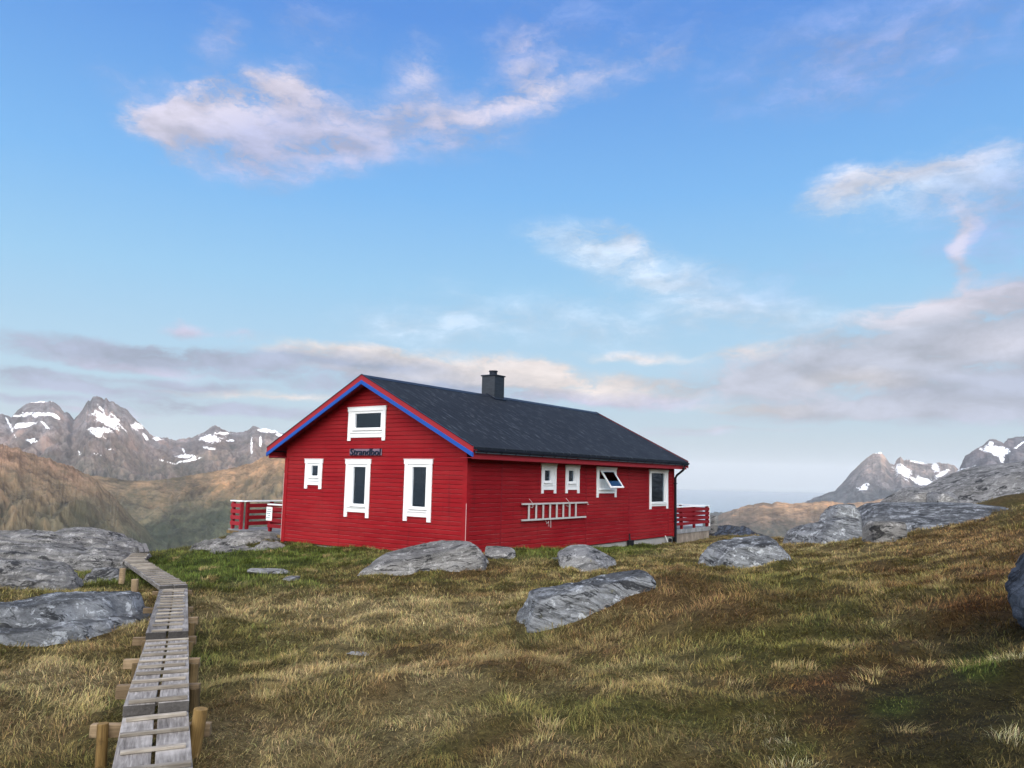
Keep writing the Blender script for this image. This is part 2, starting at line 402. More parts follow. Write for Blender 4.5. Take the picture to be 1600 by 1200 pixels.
def veg(x, y, z):
    P = np.stack([x, y, z], 1); px, py = project(P)
    w = np.zeros((len(x), 6))
    n = [fbm2(x*.8+i*31, y*.8-i*17, 5, 20+i, .75) for i in range(6)]
    base = [.6, 1.0, .85, .25, .35, .1]
    for i in range(6): w[:, i] = base[i]+2.3*n[i]
    for (cx, cy, rx, ry, k, s) in ZONES:
        d2 = ((px-cx)/rx)**2+((py-cy)/ry)**2
        w[:, k] += s*np.exp(-d2)*(1+.5*n[(k+1) % 6])
    w = np.exp(2.4*w); w /= w.sum(1)[:, None]
    return w@VC

# ground sheet
azs = np.concatenate([np.arange(-52, 52, .4), np.arange(52, 308, 4.0)])
rs = np.concatenate([np.geomspace(.7, 60, 190), np.geomspace(63, 3300, 60)])
A_, R_ = np.meshgrid(np.radians(azs), rs)
gx, gy = R_*np.sin(A_), R_*np.cos(A_)
gh = height(gx, gy)
V = np.stack([gx.ravel(), gy.ravel(), gh.ravel()], 1)
V = np.vstack([V, [0, 0, gz(0, 0)]])
na, nr = len(azs), len(rs)
i_, j_ = np.meshgrid(np.arange(nr-1), np.arange(na), indexing='ij'); j2 = (j_+1) % na
Fq = np.stack([i_*na+j_, i_*na+j2, (i_+1)*na+j2, (i_+1)*na+j_], -1).reshape(-1, 4)
gc = veg(V[:, 0], V[:, 1], V[:, 2])
far = np.clip((np.hypot(V[:, 0], V[:, 1])-34)/30, 0, 1)[:, None]
gc = gc*.55*(1-far)+far*np.array([.13, .12, .06])
def ground_mat():
    m, n, b = material('turf_ground')
    g = n.node('ShaderNodeNewGeometry').outputs['Position']
    at_ = n.node('ShaderNodeAttribute'); at_.attribute_name = 'tint'
    f = n.noise(g, 9, 6, .7); f2 = n.noise(g, 45, 4, .7)
    k = n.math('ADD', n.math('MULTIPLY', f, 1.3), n.math('MULTIPLY', f2, .9))
    c = n.vmath('SCALE', at_.outputs['Color'], scale=n.maprange(k, .7, 1.6, .25, 1.25))
    n.put(b.inputs['Base Color'], c); b.inputs['Roughness'].default_value = .95; b.inputs['Specular IOR Level'].default_value = .1
    n.put(b.inputs['Normal'], n.bump(k, .9, .05)); return m
gmat = ground_mat()
go = mesh_np('ground', V, Fq, gmat, smooth=True, colors=gc)
cap = [(len(V)-1, j, (j+1) % na) for j in range(na)]
tag(go, 'rough moorland ground sloping up to the right and falling away to the valley', 'ground', kind='structure')

# ------------------------------------------------------------------ rocks
EXCL = []     # plan ellipses the grass stays out of
def rock_finish(o, label, cat, group=None): tag(o, label, cat, group); return o
def boulder(name, label, x0, x1, ytop, ybase, Y, thick, mat, seed, planes=(), rz=0, cat='boulder', sub=5, nz=1.0, sink=.5, box=(1, 1, 1), group=None):
    base = at((x0+x1)/2, ybase, Y)
    if Y < 21:
        hp = hit((x0+x1)/2, ybase)
        if hp is not None and abs(hp[1]/Y-1) < .2: base = hp; Y = float(hp[1])
    w = (x1-x0)*Y/F; h = (ybase-ytop)*Y/F
    bm = bmesh.new(); bmesh.ops.create_icosphere(bm, subdivisions=sub, radius=1)
    D = np.array([v.co[:] for v in bm.verts]); Fc = np.array([[v.index for v in f.verts] for f in bm.faces]); bm.free()
    D /= np.linalg.norm(D, axis=1)[:, None]
    rg = np.random.default_rng(seed)
    N = [(1, 0, 0, 1), (-1, 0, 0, 1), (0, 1, 0, 1), (0, -1, 0, 1), (0, 0, 1, 1), (0, 0, -1, 1)]
    for _ in range(9):
        v = rg.normal(size=3); v /= np.linalg.norm(v); N.append((*v, rg.uniform(.88, 1.12)))
    N += list(planes)
    inv = 0
    for (a, b_, c, d) in N:
        q = np.array([a, b_, c], float); q /= np.linalg.norm(q)
        inv = inv+np.maximum(D@q/d, 0)**22
    rad = 1/inv**(1/22)
    P = D*rad[:, None]
    half = np.array([w/2*.97*box[0], thick/2*box[1], h*(.5+sink/2)*box[2]])
    P = P*half
    P = P + D*(nz*min(w, h*1.6)*(.07*fbm3(P/(h*.9+.05)+seed, 4, seed)+.03*fbm3(P/(h*.22+.02), 4, seed+3)))[:, None]
    s, c = math.sin(rz), math.cos(rz)
    P = P@np.array([[c, s, 0], [-s, c, 0], [0, 0, 1]])
    top = h
    kk = 1+thick*.38/Y; loc = np.array([base[0]*kk, base[1]*kk, base[2]])
    P[:, 2] += top-P[:, 2].max()
    o = mesh_np(name, P, Fc, mat, smooth=True); o.location = loc
    EXCL.append((loc[0], loc[1], w/2*.92, thick/2*.9, rz))
    return rock_finish(o, label, cat, group)
def hull_rock(name, label, poly, Y, thick, mat, seed, lean=.35, cat='boulder', nz=1.0, sub=6, back=.5, sharp=22, hitpx=None):
    """a rock with real depth whose front profile follows a convex outline given in photo pixels at distance Y"""
    if hitpx:
        hp = hit(*hitpx)
        if hp is not None and abs(hp[1]/Y-1) < .2: Y = float(hp[1])
    Yc = Y+thick*.5
    q = np.array([at(px, py, Yc) for px, py in poly]); c = q.mean(0); q = (q-c)[:, [0, 2]]
    bm = bmesh.new(); bmesh.ops.create_icosphere(bm, subdivisions=sub, radius=1)
    D = np.array([v.co[:] for v in bm.verts]); Fc = np.array([[v.index for v in f.verts] for f in bm.faces]); bm.free()
    D /= np.linalg.norm(D, axis=1)[:, None]
    inv = 0; rg = np.random.default_rng(seed)
    area = sum(q[i][0]*q[(i+1) % len(q)][1]-q[(i+1) % len(q)][0]*q[i][1] for i in range(len(q))); sg = 1 if area > 0 else -1
    for i in range(len(q)):
        a, b_ = q[i], q[(i+1) % len(q)]; e = b_-a; nn = np.array([e[1], -e[0]])*sg; nn /= np.linalg.norm(nn)
        ty = rg.uniform(-.25, .15); N = np.array([nn[0], ty, nn[1]]); N /= np.linalg.norm(N); d = nn@a/math.sqrt(1+ty*ty)
        inv = inv+np.maximum(D@N/max(d, .02), 0)**sharp
    w, h = np.ptp(q[:, 0]), np.ptp(q[:, 1])
    for (ny, nzz, d) in ((-1, lean, thick*.5), (1, back, thick*.5), (-1, lean+.9, thick*.62), (1, -.2, thick*.6)):
        N = np.array([rg.uniform(-.15, .15), ny, nzz]); N /= np.linalg.norm(N)
        inv = inv+np.maximum(D@N/d, 0)**sharp
    P = D*(1/inv**(1/sharp))[:, None]
    m_ = min(w, h, thick)
    disp = .085*fbm3(P/(m_*.8)+seed, 4, seed)+.035*fbm3(P*np.array([1, 1, 2.2])/(m_*.25), 4, seed+3, .6)
    disp = disp-.03*np.maximum(0, 1-np.abs(fbm3(P*np.array([.7, .7, 2.6])/(m_*.6)+3, 3, seed+8))*14)
    P = P+D*(nz*m_*disp)[:, None]
    o = mesh_np(name, P, Fc, mat, smooth=True); o.location = c
    EXCL.append((c[0], c[1], w/2*.95, thick/2*.95, 0))
    return rock_finish(o, label, cat)
def outcrop(name, label, lumps, mat, seed, res=.05, step=.16, tilt=(.12, .05), nz=1.0, cat='rock outcrop', excl=.9):
    """layered bedrock: a patch of terraced height field; lumps are (px, py_top, Y, half width px, half depth m, power)"""
    L = []
    for (px, py, Y, hw, hd, pw) in lumps:
        p = at(px, py, Y) if Y else hit(px, py)+np.array([0, 0, .07]); Y = float(p[1]); L.append((p[0], p[1], p[2], hw*Y/F, hd, pw)); EXCL.append((p[0], p[1], hw*Y/F*excl, hd*excl, 0))
    L = np.array(L)
    x0, x1 = (L[:, 0]-L[:, 3]).min()-.4, (L[:, 0]+L[:, 3]).max()+.4; y0, y1 = (L[:, 1]-L[:, 4]).min()-.4, (L[:, 1]+L[:, 4]).max()+.4
    nx, ny = int((x1-x0)/res), int((y1-y0)/res)
    X, Yy = np.meshgrid(np.linspace(x0, x1, nx), np.linspace(y0, y1, ny))
    G = height(X, Yy)
    wx = X+.25*fbm2(X*.7, Yy*.7, 4, seed)+.08*fbm2(X*3, Yy*3, 3, seed+1); wy = Yy+.25*fbm2(X*.7+9, Yy*.7, 4, seed+2)
    Hh = np.full_like(X, -1e3)
    for (cx, cy, cz, a, b_, pw) in L:
        d = (np.abs((wx-cx)/a)**2.6+np.abs((wy-cy)/b_)**2.6)
        k = np.maximum(1-d, 0)**(1/pw)
        gcz = min(gz(cx, cy), cz)-.25
        Hh = np.maximum(Hh, np.where(d < 1, gcz+(cz-gcz)*k, -1e3))
    mask = Hh > -500
    q = (Hh+tilt[0]*X+tilt[1]*Yy+.16*fbm2(X*.6, Yy*.6, 4, seed+6))/step
    fr = q-np.floor(q); ter = (np.floor(q)+sstep(.72, 1.0, fr))*step-tilt[0]*X-tilt[1]*Yy-.16*fbm2(X*.6, Yy*.6, 4, seed+6)
    Hh = np.where(mask, .28*Hh+.72*ter, Hh)
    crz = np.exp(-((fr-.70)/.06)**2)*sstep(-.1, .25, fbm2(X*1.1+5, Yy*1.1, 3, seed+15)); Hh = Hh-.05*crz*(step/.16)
    Hh = Hh+nz*(.07*fbm2(X*.8+.5*Yy, Yy*2.2, 4, seed+4)+.035*ridge2(X*1.3+Yy, Yy*6, 4, seed+5)+.02*fbm2(X*5, Yy*7, 3, seed+7))
    keep = (Hh > G-.12) & mask
    Hh = np.where(keep, Hh, G-.3)
    V = np.stack([X.ravel(), Yy.ravel(), Hh.ravel()], 1)
    i, j = np.meshgrid(np.arange(ny-1), np.arange(nx-1), indexing='ij')
    Fq = np.stack([i*nx+j, i*nx+j+1, (i+1)*nx+j+1, (i+1)*nx+j], -1).reshape(-1, 4)
    kk = keep.ravel(); Fq = Fq[kk[Fq].any(1)]
    used = np.unique(Fq); rem = np.full(len(V), -1); rem[used] = np.arange(len(used))
    c = V[used].mean(0); c[2] = V[used][:, 2].min()
    o = mesh_np(name, V[used]-c, rem[Fq], mat, smooth=True); o.location = c
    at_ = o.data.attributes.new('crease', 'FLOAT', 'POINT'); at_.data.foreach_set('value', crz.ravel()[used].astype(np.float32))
    return rock_finish(o, label, cat)

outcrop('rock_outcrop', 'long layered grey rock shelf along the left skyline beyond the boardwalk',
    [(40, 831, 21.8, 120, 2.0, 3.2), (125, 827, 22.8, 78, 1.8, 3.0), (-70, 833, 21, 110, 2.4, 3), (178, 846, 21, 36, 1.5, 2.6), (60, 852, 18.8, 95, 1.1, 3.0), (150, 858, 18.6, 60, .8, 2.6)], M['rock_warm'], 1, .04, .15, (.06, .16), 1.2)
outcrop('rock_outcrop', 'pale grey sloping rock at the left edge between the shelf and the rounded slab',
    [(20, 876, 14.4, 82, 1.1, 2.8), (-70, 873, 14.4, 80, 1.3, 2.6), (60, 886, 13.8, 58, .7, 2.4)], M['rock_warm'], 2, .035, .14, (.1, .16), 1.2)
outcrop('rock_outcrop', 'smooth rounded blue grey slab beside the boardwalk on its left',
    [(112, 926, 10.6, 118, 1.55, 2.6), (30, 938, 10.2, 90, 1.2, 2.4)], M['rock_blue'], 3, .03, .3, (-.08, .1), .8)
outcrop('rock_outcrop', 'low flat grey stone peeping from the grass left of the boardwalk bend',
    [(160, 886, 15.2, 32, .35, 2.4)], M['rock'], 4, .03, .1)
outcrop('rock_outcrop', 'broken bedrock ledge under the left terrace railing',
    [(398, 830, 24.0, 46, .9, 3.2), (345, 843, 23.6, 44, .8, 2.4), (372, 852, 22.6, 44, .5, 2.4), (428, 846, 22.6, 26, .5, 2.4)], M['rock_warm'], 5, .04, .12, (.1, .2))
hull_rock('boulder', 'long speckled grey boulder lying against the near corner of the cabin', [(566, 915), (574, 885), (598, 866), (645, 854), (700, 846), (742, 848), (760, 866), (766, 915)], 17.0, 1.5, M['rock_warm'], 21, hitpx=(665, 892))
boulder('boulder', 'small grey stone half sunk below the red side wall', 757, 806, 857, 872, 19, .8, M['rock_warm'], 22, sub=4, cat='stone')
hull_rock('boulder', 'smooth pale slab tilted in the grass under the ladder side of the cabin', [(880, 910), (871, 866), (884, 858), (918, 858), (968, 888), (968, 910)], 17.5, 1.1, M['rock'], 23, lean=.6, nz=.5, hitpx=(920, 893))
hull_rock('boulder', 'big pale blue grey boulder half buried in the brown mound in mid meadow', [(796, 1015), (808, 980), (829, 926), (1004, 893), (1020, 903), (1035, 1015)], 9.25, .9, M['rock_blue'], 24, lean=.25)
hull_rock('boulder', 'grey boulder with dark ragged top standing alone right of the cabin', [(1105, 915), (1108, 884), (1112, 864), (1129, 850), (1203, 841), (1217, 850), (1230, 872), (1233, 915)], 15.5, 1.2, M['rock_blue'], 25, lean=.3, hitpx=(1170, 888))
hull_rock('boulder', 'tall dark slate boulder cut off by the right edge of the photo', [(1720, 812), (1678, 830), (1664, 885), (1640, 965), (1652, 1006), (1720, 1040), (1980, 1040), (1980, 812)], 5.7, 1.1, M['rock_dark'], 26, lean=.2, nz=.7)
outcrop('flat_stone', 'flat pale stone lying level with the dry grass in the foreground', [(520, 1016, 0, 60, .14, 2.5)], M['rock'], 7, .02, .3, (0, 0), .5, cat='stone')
for k, (px, py, hw, Y, lab) in enumerate([(420, 891, 34, 15.2, 'small grey stone in the grass between boardwalk and cabin gable'), (455, 903, 11, 14.4, 'tiny pale stone in front of the gable meadow'),
        (885, 873, 24, 17.2, 'small mossy stone beside the pale tilted slab')]):
    boulder('stone', lab, px-hw, px+hw, py, py+5, Y, .4, M['rock'], 40+k, sub=4, cat='stone')
# right hand skyline
hull_rock('rock_outcrop', 'great smooth rock dome climbing to the right edge of the skyline', [(1468, 850), (1480, 786), (1512, 756), (1560, 733), (1612, 722), (1780, 706), (1900, 725), (1900, 870)], 29.5, 7, M['rock_warm'], 31, lean=.75, nz=.35, cat='rock outcrop')
hull_rock('rock_outcrop', 'round grey rock hump at the foot of the great dome', [(1392, 815), (1402, 780), (1420, 766), (1440, 763), (1452, 773), (1462, 815)], 28, 1.8, M['rock_warm'], 32, lean=.5, nz=.6, cat='rock outcrop')
boulder('boulder', 'pale angular boulder wedged below the rock dome', 1452, 1494, 769, 790, 27, 1.3, M['rock'], 33, sub=4)
hull_rock('rock_outcrop', 'long dark streaked rock slab running across the right hillside', [(1334, 875), (1342, 815), (1372, 796), (1432, 787), (1520, 786), (1600, 793), (1690, 808), (1720, 875)], 20.3, 4.0, M['rock_blue'], 34, lean=.95, nz=.35, cat='rock outcrop')
hull_rock('rock_outcrop', 'low blue grey rock lump carrying an upright block', [(1246, 870), (1256, 833), (1276, 816), (1310, 810), (1336, 814), (1343, 870)], 21.4, 1.8, M['rock_blue'], 35, lean=.7, nz=.8, cat='rock outcrop')
hull_rock('boulder', 'upright square rock block on the blue grey lump', [(1288, 840), (1292, 808), (1303, 790), (1331, 788), (1336, 800), (1338, 840)], 22.0, .8, M['rock_blue'], 36, lean=.15, sub=5)
boulder('boulder', 'grey rounded rock at the foot of the dark streaked slab', 1352, 1405, 815, 846, 20.3, 1.0, M['rock_warm'], 37, sub=4)
boulder('boulder', 'grey stone just right of the deck corner', 1106, 1122, 806, 838, 33.5, .7, M['rock_warm'], 38, sub=4)
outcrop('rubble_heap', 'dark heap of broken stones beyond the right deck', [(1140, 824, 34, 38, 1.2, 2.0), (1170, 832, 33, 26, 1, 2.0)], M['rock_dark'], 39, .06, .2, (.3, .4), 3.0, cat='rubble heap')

# ------------------------------------------------------------------ the cabin (local: x = u-7 along gable, y along side wall, z up)
HX, HY, YAW, W, LEN = -1.0674, 19.2961, .6283, 7.0, 12.2166
OU, OV, OV2, HE, HR, TK = .476, .386, .30, 2.73, 4.711, .237
SL = (HR-HE)/(W/2+OU)
house = empty('red_cabin', (HX, HY, 0), -YAW)
tag(house, 'red clapboard cabin with white trimmed windows and a dark roof', 'cabin')
def roofz(x): return HR-SL*abs(x+W/2)
PB = .1135
WIN_G = [(.92, 1.66, 1.56, 2.41, 1.67, 1.18, 1.47, 1.94, 2.23), (2.66, 3.63, .83, 2.41, .97, 2.96, 3.44, 1.20, 2.21),
         (4.92, 5.88, .83, 2.42, .95, 5.19, 5.67, 1.21, 2.23), (2.67, 4.14, 2.93, 3.86, 3.02, 2.94, 3.95, 3.29, 3.69)]
WIN_S = [(3.28, 4.04, 1.58, 2.41, 1.68, 3.45, 3.76, 1.94, 2.23), (4.56, 5.34, 1.58, 2.40, 1.68, 4.74, 5.06, 1.93, 2.25),
         (6.40, 7.69, 1.44, 2.385, 1.57, 6.58, 7.45, 1.74, 2.30), (10.14, 11.67, 1.00, 2.385, 1.10, 10.31, 11.41, 1.25, 2.27)]
def siding(name, frame, length, ztop, openings, rows):
    """clapboards: frame(t, d, z) maps along / outward / up to local coordinates; ztop(t) tuple limits per row"""
    mb = MB(); d = .022
    for k in range(rows):
        z0 = k*PB; z1 = z0+PB
        lo, hi = ztop(z0+PB*.5)
        if hi-lo < .05: continue
        cuts = [(a-.03, b-.0+.03) for (a, b, c, e) in openings if c-.02 < z0+PB*.5 < e+.02]
        segs = [(lo, hi)]
        for (a, b) in cuts:
            ns = []
            for (s0, s1) in segs:
                if b <= s0 or a >= s1: ns.append((s0, s1)); continue
                if a > s0: ns.append((s0, a))
                if b < s1: ns.append((b, s1))
            segs = ns
        jit = random.uniform(-.0015, .0015)
        for (s0, s1) in segs:
            prof = [(-.04, z0), (d+jit, z0+.001), (d+jit, z0+PB-.022), (d-.022, z0+PB-.018), (d-.022, z1), (-.04, z1)]
            a = mb.verts([frame(s0, q[0], q[1]) for q in prof]); b = mb.verts([frame(s1, q[0], q[1]) for q in prof])
            for i in range(1, 4): mb.bm.faces.new([a[i], a[i+1], b[i+1], b[i]])
            mb.bm.faces.new([a[0], a[1], b[1], b[0]])
            mb.bm.faces.new(a); mb.bm.faces.new(b[::-1])
            mb.bm.faces.new([a[0], a[5], b[5], b[0]])
            mb.bm.faces.new([a[4], a[5], b[5], b[4]])
    return mb.build(name, M['red'], house)
fg = lambda t, d, z: (t-W, -d, z)
fs = lambda t, d, z: (d, t, z)
fb = lambda t, d, z: (t-W, LEN+d, z)
fl = lambda t, d, z: (-W-d, t, z)
def gtop(z):
    if z < HE-.35: return (0, W)
    lim = (HR-.14-z)/SL
    return (max(0, W/2-lim), min(W, W/2+lim))
op = lambda L: [(w[5], w[6], w[7], w[8]) for w in L]
siding('wall', fg, W, gtop, op(WIN_G), 41)
siding('wall', fs, LEN, lambda z: (0, LEN), op(WIN_S), 22)
siding('wall', fb, W, gtop, [], 41)
siding('wall', fl, LEN, lambda z: (0, LEN), [], 22)
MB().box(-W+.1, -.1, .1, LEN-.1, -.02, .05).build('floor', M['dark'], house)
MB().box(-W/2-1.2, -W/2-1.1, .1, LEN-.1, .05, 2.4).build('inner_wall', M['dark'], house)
# foundation
mb = MB(); mb.box(-W+.03, -.03, .03, LEN-.03, -.75, -.03); mb.build('foundation', M['concrete'], house)
MB().tube([(-.05, 11.9, -.16), (.06, 11.9, -.16)], .07, 14).build('vent_pipe', M['black'], house)
MB().tube([(.03, 11.45, .02), (.05, 11.6, -.2)], .02, 8).build('drain_pipe', M['white'], house)
mb = MB(); mb.tube([(.035, 8.62, .22), (.05, 8.62, .05), (.12, 8.60, -.12)], .03, 8); mb.box(.02, .16, 8.5, 8.72, -.16, .02); mb.build('cable_box', M['black'], house)
# corner boards and chipped white corner beads
for (x, y) in ((0, 0), (-W, 0), (0, LEN), (-W, LEN)):
    sx = 1 if x == 0 else -1; sy = -1 if y == 0 else 1
    MB().prism([(x-sx*.11, y+sy*.034), (x+sx*.036, y+sy*.034), (x+sx*.036, y-sy*.11), (x+sx*.024, y-sy*.11), (x+sx*.024, y+sy*.022), (x-sx*.11, y+sy*.022)], 2, -.04, 2.45).build('corner_board', M['red'], house)
MB().box(.031, .041, -.041, -.031, .10, 1.35).build('corner_bead', M['bead'], house)
MB().box(-W-.041, -W-.029, -.041, -.029, .02, 2.0).build('corner_bead', M['bead'], house)
for v in (1.42, 5.78, 8.61, 11.72):
    MB().box(.008, .027, v-.028, v+.028, 0, 2.47).build('seam_batten', M['dark_red'], house)
# windows
def window(frame, wdt, name_seed, deep=False, curtain=None, awning=False):
    (o0, o1, b0, b1, ap, g0, g1, gz0, gz1) = wdt
    D0, D1 = .021, .052
    def bx(mb, t0, t1, d0, d1, z0, z1):
        p = [frame(t, d, z) for z in (z0, z1) for d in (d0, d1) for t in (t0, t1)]
        v = mb.verts(p)
        for f in ((0, 2, 3, 1), (4, 5, 7, 6), (0, 1, 5, 4), (2, 6, 7, 3), (0, 4, 6, 2), (1, 3, 7, 5)): mb.bm.faces.new([v[i] for i in f])
    cw = min(.16, (g0-o0)*.62, (o1-g1)*.62) if not deep else min(g0-o0, o1-g1)*.85
    hd = min(.13, (b1-gz1)*.62)
    mb = MB()
    bx(mb, o0-.02, o1+.02, D0, D1+.008, b1-hd, b1)                # head with ears
    bx(mb, o0-.035, o1+.035, D0, D1+.02, b1, b1+.018)
    bx(mb, o0, o0+cw, D0, D1, b0, b1-hd); bx(mb, o1-cw, o1, D0, D1, b0, b1-hd)     # legs
    bx(mb, o0+cw, o1-cw, D0, D1-.006, ap, ap+.11)                 # apron
    w = mb.build('window', M['white'], house, bevel=.004)
    mb = MB()
    z0 = ap+.11
    bx(mb, o0+cw, g0, -.05, D1-.016, z0, b1-hd); bx(mb, g1, o1-cw, -.05, D1-.016, z0, b1-hd)
    bx(mb, g0, g1, -.05, D1-.016, gz1, b1-hd); bx(mb, g0, g1, -.05, D1-.016, z0, gz0)
    s = .016
    for (a, b, c, e) in ((o0+cw, o1-cw, b1-hd-s, b1-hd), ):
        bx(mb, a, b, D1-.016, D1-.008, c, e)
    mb.build('frame', M['white'], w, bevel=.003)
    mb = MB(); bx(mb, g0-.09 if g0-.09 > o0+cw else o0+cw+.002, g1+.09 if g1+.09 < o1-cw else o1-cw-.002, D1-.016, D1+.03, gz0-.075, gz0-.05)
    bx(mb, o0+cw+.01, o1-cw-.01, D1-.016, D1+.012, z0+.01, z0+.03)
    mb.build('sill', M['white'], w, bevel=.003)
    if awning:
        ah = gz1-gz0+.10; ang = R(35); piv = gz1-.02
        def fr2(t, d, z):   # hinged frame: local z down from the pivot
            return frame(t, .05+d*math.cos(ang)+z*math.sin(ang), piv+d*math.sin(ang)-z*math.cos(ang))
        def bx2(mb, t0, t1, d0, d1, z0_, z1_):
            p = [fr2(t, d, z) for z in (z0_, z1_) for d in (d0, d1) for t in (t0, t1)]
            v = mb.verts(p)
            for f in ((0, 2, 3, 1), (4, 5, 7, 6), (0, 1, 5, 4), (2, 6, 7, 3), (0, 4, 6, 2), (1, 3, 7, 5)): mb.bm.faces.new([v[i] for i in f])
        mb = MB(); t0, t1 = g0+.01, g1-.01
        bx2(mb, t0, t1, 0, .04, 0, .05); bx2(mb, t0, t1, 0, .04, ah-.05, ah)
        bx2(mb, t0, t0+.05, 0, .04, .05, ah-.05); bx2(mb, t1-.05, t1, 0, .04, .05, ah-.05)
        sa = mb.build('sash', M['white'], w); sa['label'] = 'white top hung sash swung open'
        mb = MB(); bx2(mb, t0+.05, t1-.05, .016, .022, .05, ah-.05); mb.build('pane', M['glass'], w)
    else:
        mb = MB(); bx(mb, g0, g1, -.020, -.014, gz0, gz1); mb.build('pane', M['glass'], w)
    if curtain:
        for (c0, c1, cz0, cz1) in curtain:
            mb = MB(); n = 14; pts = []
            for i in range(n+1):
                t = c0+(c1-c0)*i/n; pts.append((t, -.05+.012*math.sin(i*2.1)))
            for (a, b) in zip(pts, pts[1:]):
                mb.bm.faces.new(mb.verts([frame(a[0], a[1], cz0), frame(b[0], b[1], cz0), frame(b[0], b[1], cz1), frame(a[0], a[1], cz1)]))
            mb.build('curtain', M['curtain'], w, smooth=True)
    return w
window(fg, WIN_G[0], 1)
window(fg, WIN_G[1], 2, curtain=[(2.96, 3.06, 1.2, 2.2)])
window(fg, WIN_G[2], 3, curtain=[(5.19, 5.25, 1.21, 2.2)])
window(fg, WIN_G[3], 4, curtain=[(2.90, 3.99, 3.25, 3.72)])
window(fs, WIN_S[0], 5)
window(fs, WIN_S[1], 6)
window(fs, WIN_S[2], 7, awning=True, curtain=[(6.56, 7.46, 1.72, 2.02)])
window(fs, WIN_S[3], 8, deep=True, curtain=[(11.12, 11.4, 1.25, 2.26)])
# roof
y0, y1 = -OV+.03, LEN+OV2-.03
xe = OU
mb = MB()
poly = [(-W-xe, HE), (-W/2, HR), (xe, HE), (xe, HE-.055), (-W/2, HR-.105), (-W-xe, HE-.055)]
mb.prism(poly, 1, y0, y1); roof = mb.build('roof', M['roof'], house)
MB().prism([(-W/2-.16, HR-.16*SL+.012), (-W/2, HR+.02), (-W/2+.16, HR-.16*SL+.012), (-W/2+.16, HR-.16*SL+.002), (-W/2, HR+.008), (-W/2-.16, HR-.16*SL+.002)], 1, y0-.01, y1+.01).build('ridge_cap', M['gutter'], roof)
# soffit boards under the overhang (dark red, between wall and barge)
MB().prism([(-W-xe+.02, HE-.066), (-W/2, HR-.118), (xe-.02, HE-.066), (xe-.02, HE-.085), (-W/2, HR-.137), (-W-xe+.02, HE-.085)], 1, y0+.02, y1-.02).build('soffit', M['red_trim'], house)
for (ya, yb) in ((-OV, -OV+.03), (LEN+OV2-.03, LEN+OV2)):
    front = ya < 0
    for s in (-1, 1):
        xc_ = -W/2; xo = xc_+s*(W/2+OU)
        lo = lambda x, off: (x, roofz(x)+off)
        def strip(o1, o2): return [lo(xc_, o1), lo(xo, o1), lo(xo, o2), lo(xc_, o2)]
        MB().prism(strip(.012, -.135), 1, ya, yb).build('barge_board', M['red_trim'], house)
        MB().prism(strip(-.135, -.245), 1, ya-(.012 if front else 0), yb+(0 if front else .012)).build('barge_trim', M['blue'] if front else M['red_trim'], house)
        MB().prism(strip(.03, .012), 1, ya-.015 if front else ya, yb if front else yb+.015).build('verge_strip', M['gutter'], house)
# eaves: fascia, gutter, end box
for s in (1, -1):
    X = (lambda d: d) if s == 1 else (lambda d: -W-d)
    a, b = sorted((X(.40), X(.425)))
    MB().box(a, b, y0+.02, y1-.02, 2.44, 2.62).build('fascia', M['red_trim'], house)
    a, b = sorted((X(.034), X(.40)))
    MB().box(a, b, y0+.05, y1-.05, 2.46, 2.48).build('eave_soffit', M['red_trim'], house)
    gp = [(X(.43+.065-.065*math.cos(t)), 2.685-.085*math.sin(t)) for t in np.linspace(0, math.pi, 9)]
    gp2 = [(X(.43+.065-.058*math.cos(t)), 2.685-.078*math.sin(t)) for t in np.linspace(math.pi, 0, 9)]
    mb = MB(); mb.prism(gp+gp2, 1, y0+.06, y1-.04)
    for yy in np.arange(y0+.45, y1, .62):
        mb.tube([(X(.425), yy, 2.61), (X(.46), yy, 2.592), (X(.53), yy, 2.592), (X(.565), yy, 2.62), (X(.567), yy, 2.675)], .008, 6)
    gt = mb.build('gutter', M['gutter'], house)
    MB().tube([(X(.495), y0+.06, 2.592), (X(.495), y1-.04, 2.592)], .012, 6).build('gutter_lip', M['gutter_edge'], gt)
mb = MB(); mb.tube([(.495, LEN-.1, 2.60), (.495, LEN-.1, 2.50), (.42, LEN-.02, 2.42), (.16, LEN-.02, 2.22), (.10, LEN-.02, 2.12), (.10, LEN-.02, -.30)], .042, 12)
for zz in (1.9, .5): mb.box(.02, .15, LEN-.07, LEN+.03, zz, zz+.03)
mb.build('downpipe', M['black'], house)
# chimney
ch = MB().box(-W/2-.27, -W/2+.27, 5.28, 5.82, 4.3, 5.36).build('chimney', M['slate'], roof, bevel=.008)
MB().box(-W/2-.30, -W/2+.30, 5.25, 5.85, 5.36, 5.40).build('chimney_cap', M['gutter'], roof, bevel=.006)
mb = MB(); mb.tube([(-W/2, 5.55, 5.38), (-W/2, 5.55, 5.52)], .13, 18); mb.tube([(-W/2, 5.55, 5.53), (-W/2, 5.55, 5.56)], .15, 18)
mb.build('flue', M['gutter'], roof)
MB().prism([(-W/2-.34, roofz(-W/2-.34)+.008), (-W/2, HR+.024), (-W/2+.34, roofz(-W/2+.34)+.008), (-W/2+.34, roofz(-W/2+.34)+.05), (-W/2, HR+.07), (-W/2-.34, roofz(-W/2-.34)+.05)], 1, 5.24, 5.86).build('flashing', M['gutter'], roof)
# hooks for the ladder
for v in (2.71, 4.62):
    MB().tube([(.012, v, 1.44), (.12, v, 1.44-.10), (.15, v, 1.25), (.13, v, 1.20), (.02, v, 1.22)], .009, 6).build('hook', M['alu'], house)

def h2w(x, y, z=0):
    c, s = math.cos(YAW), math.sin(YAW)
    return (HX+x*c+y*s, HY-x*s+y*c, z)
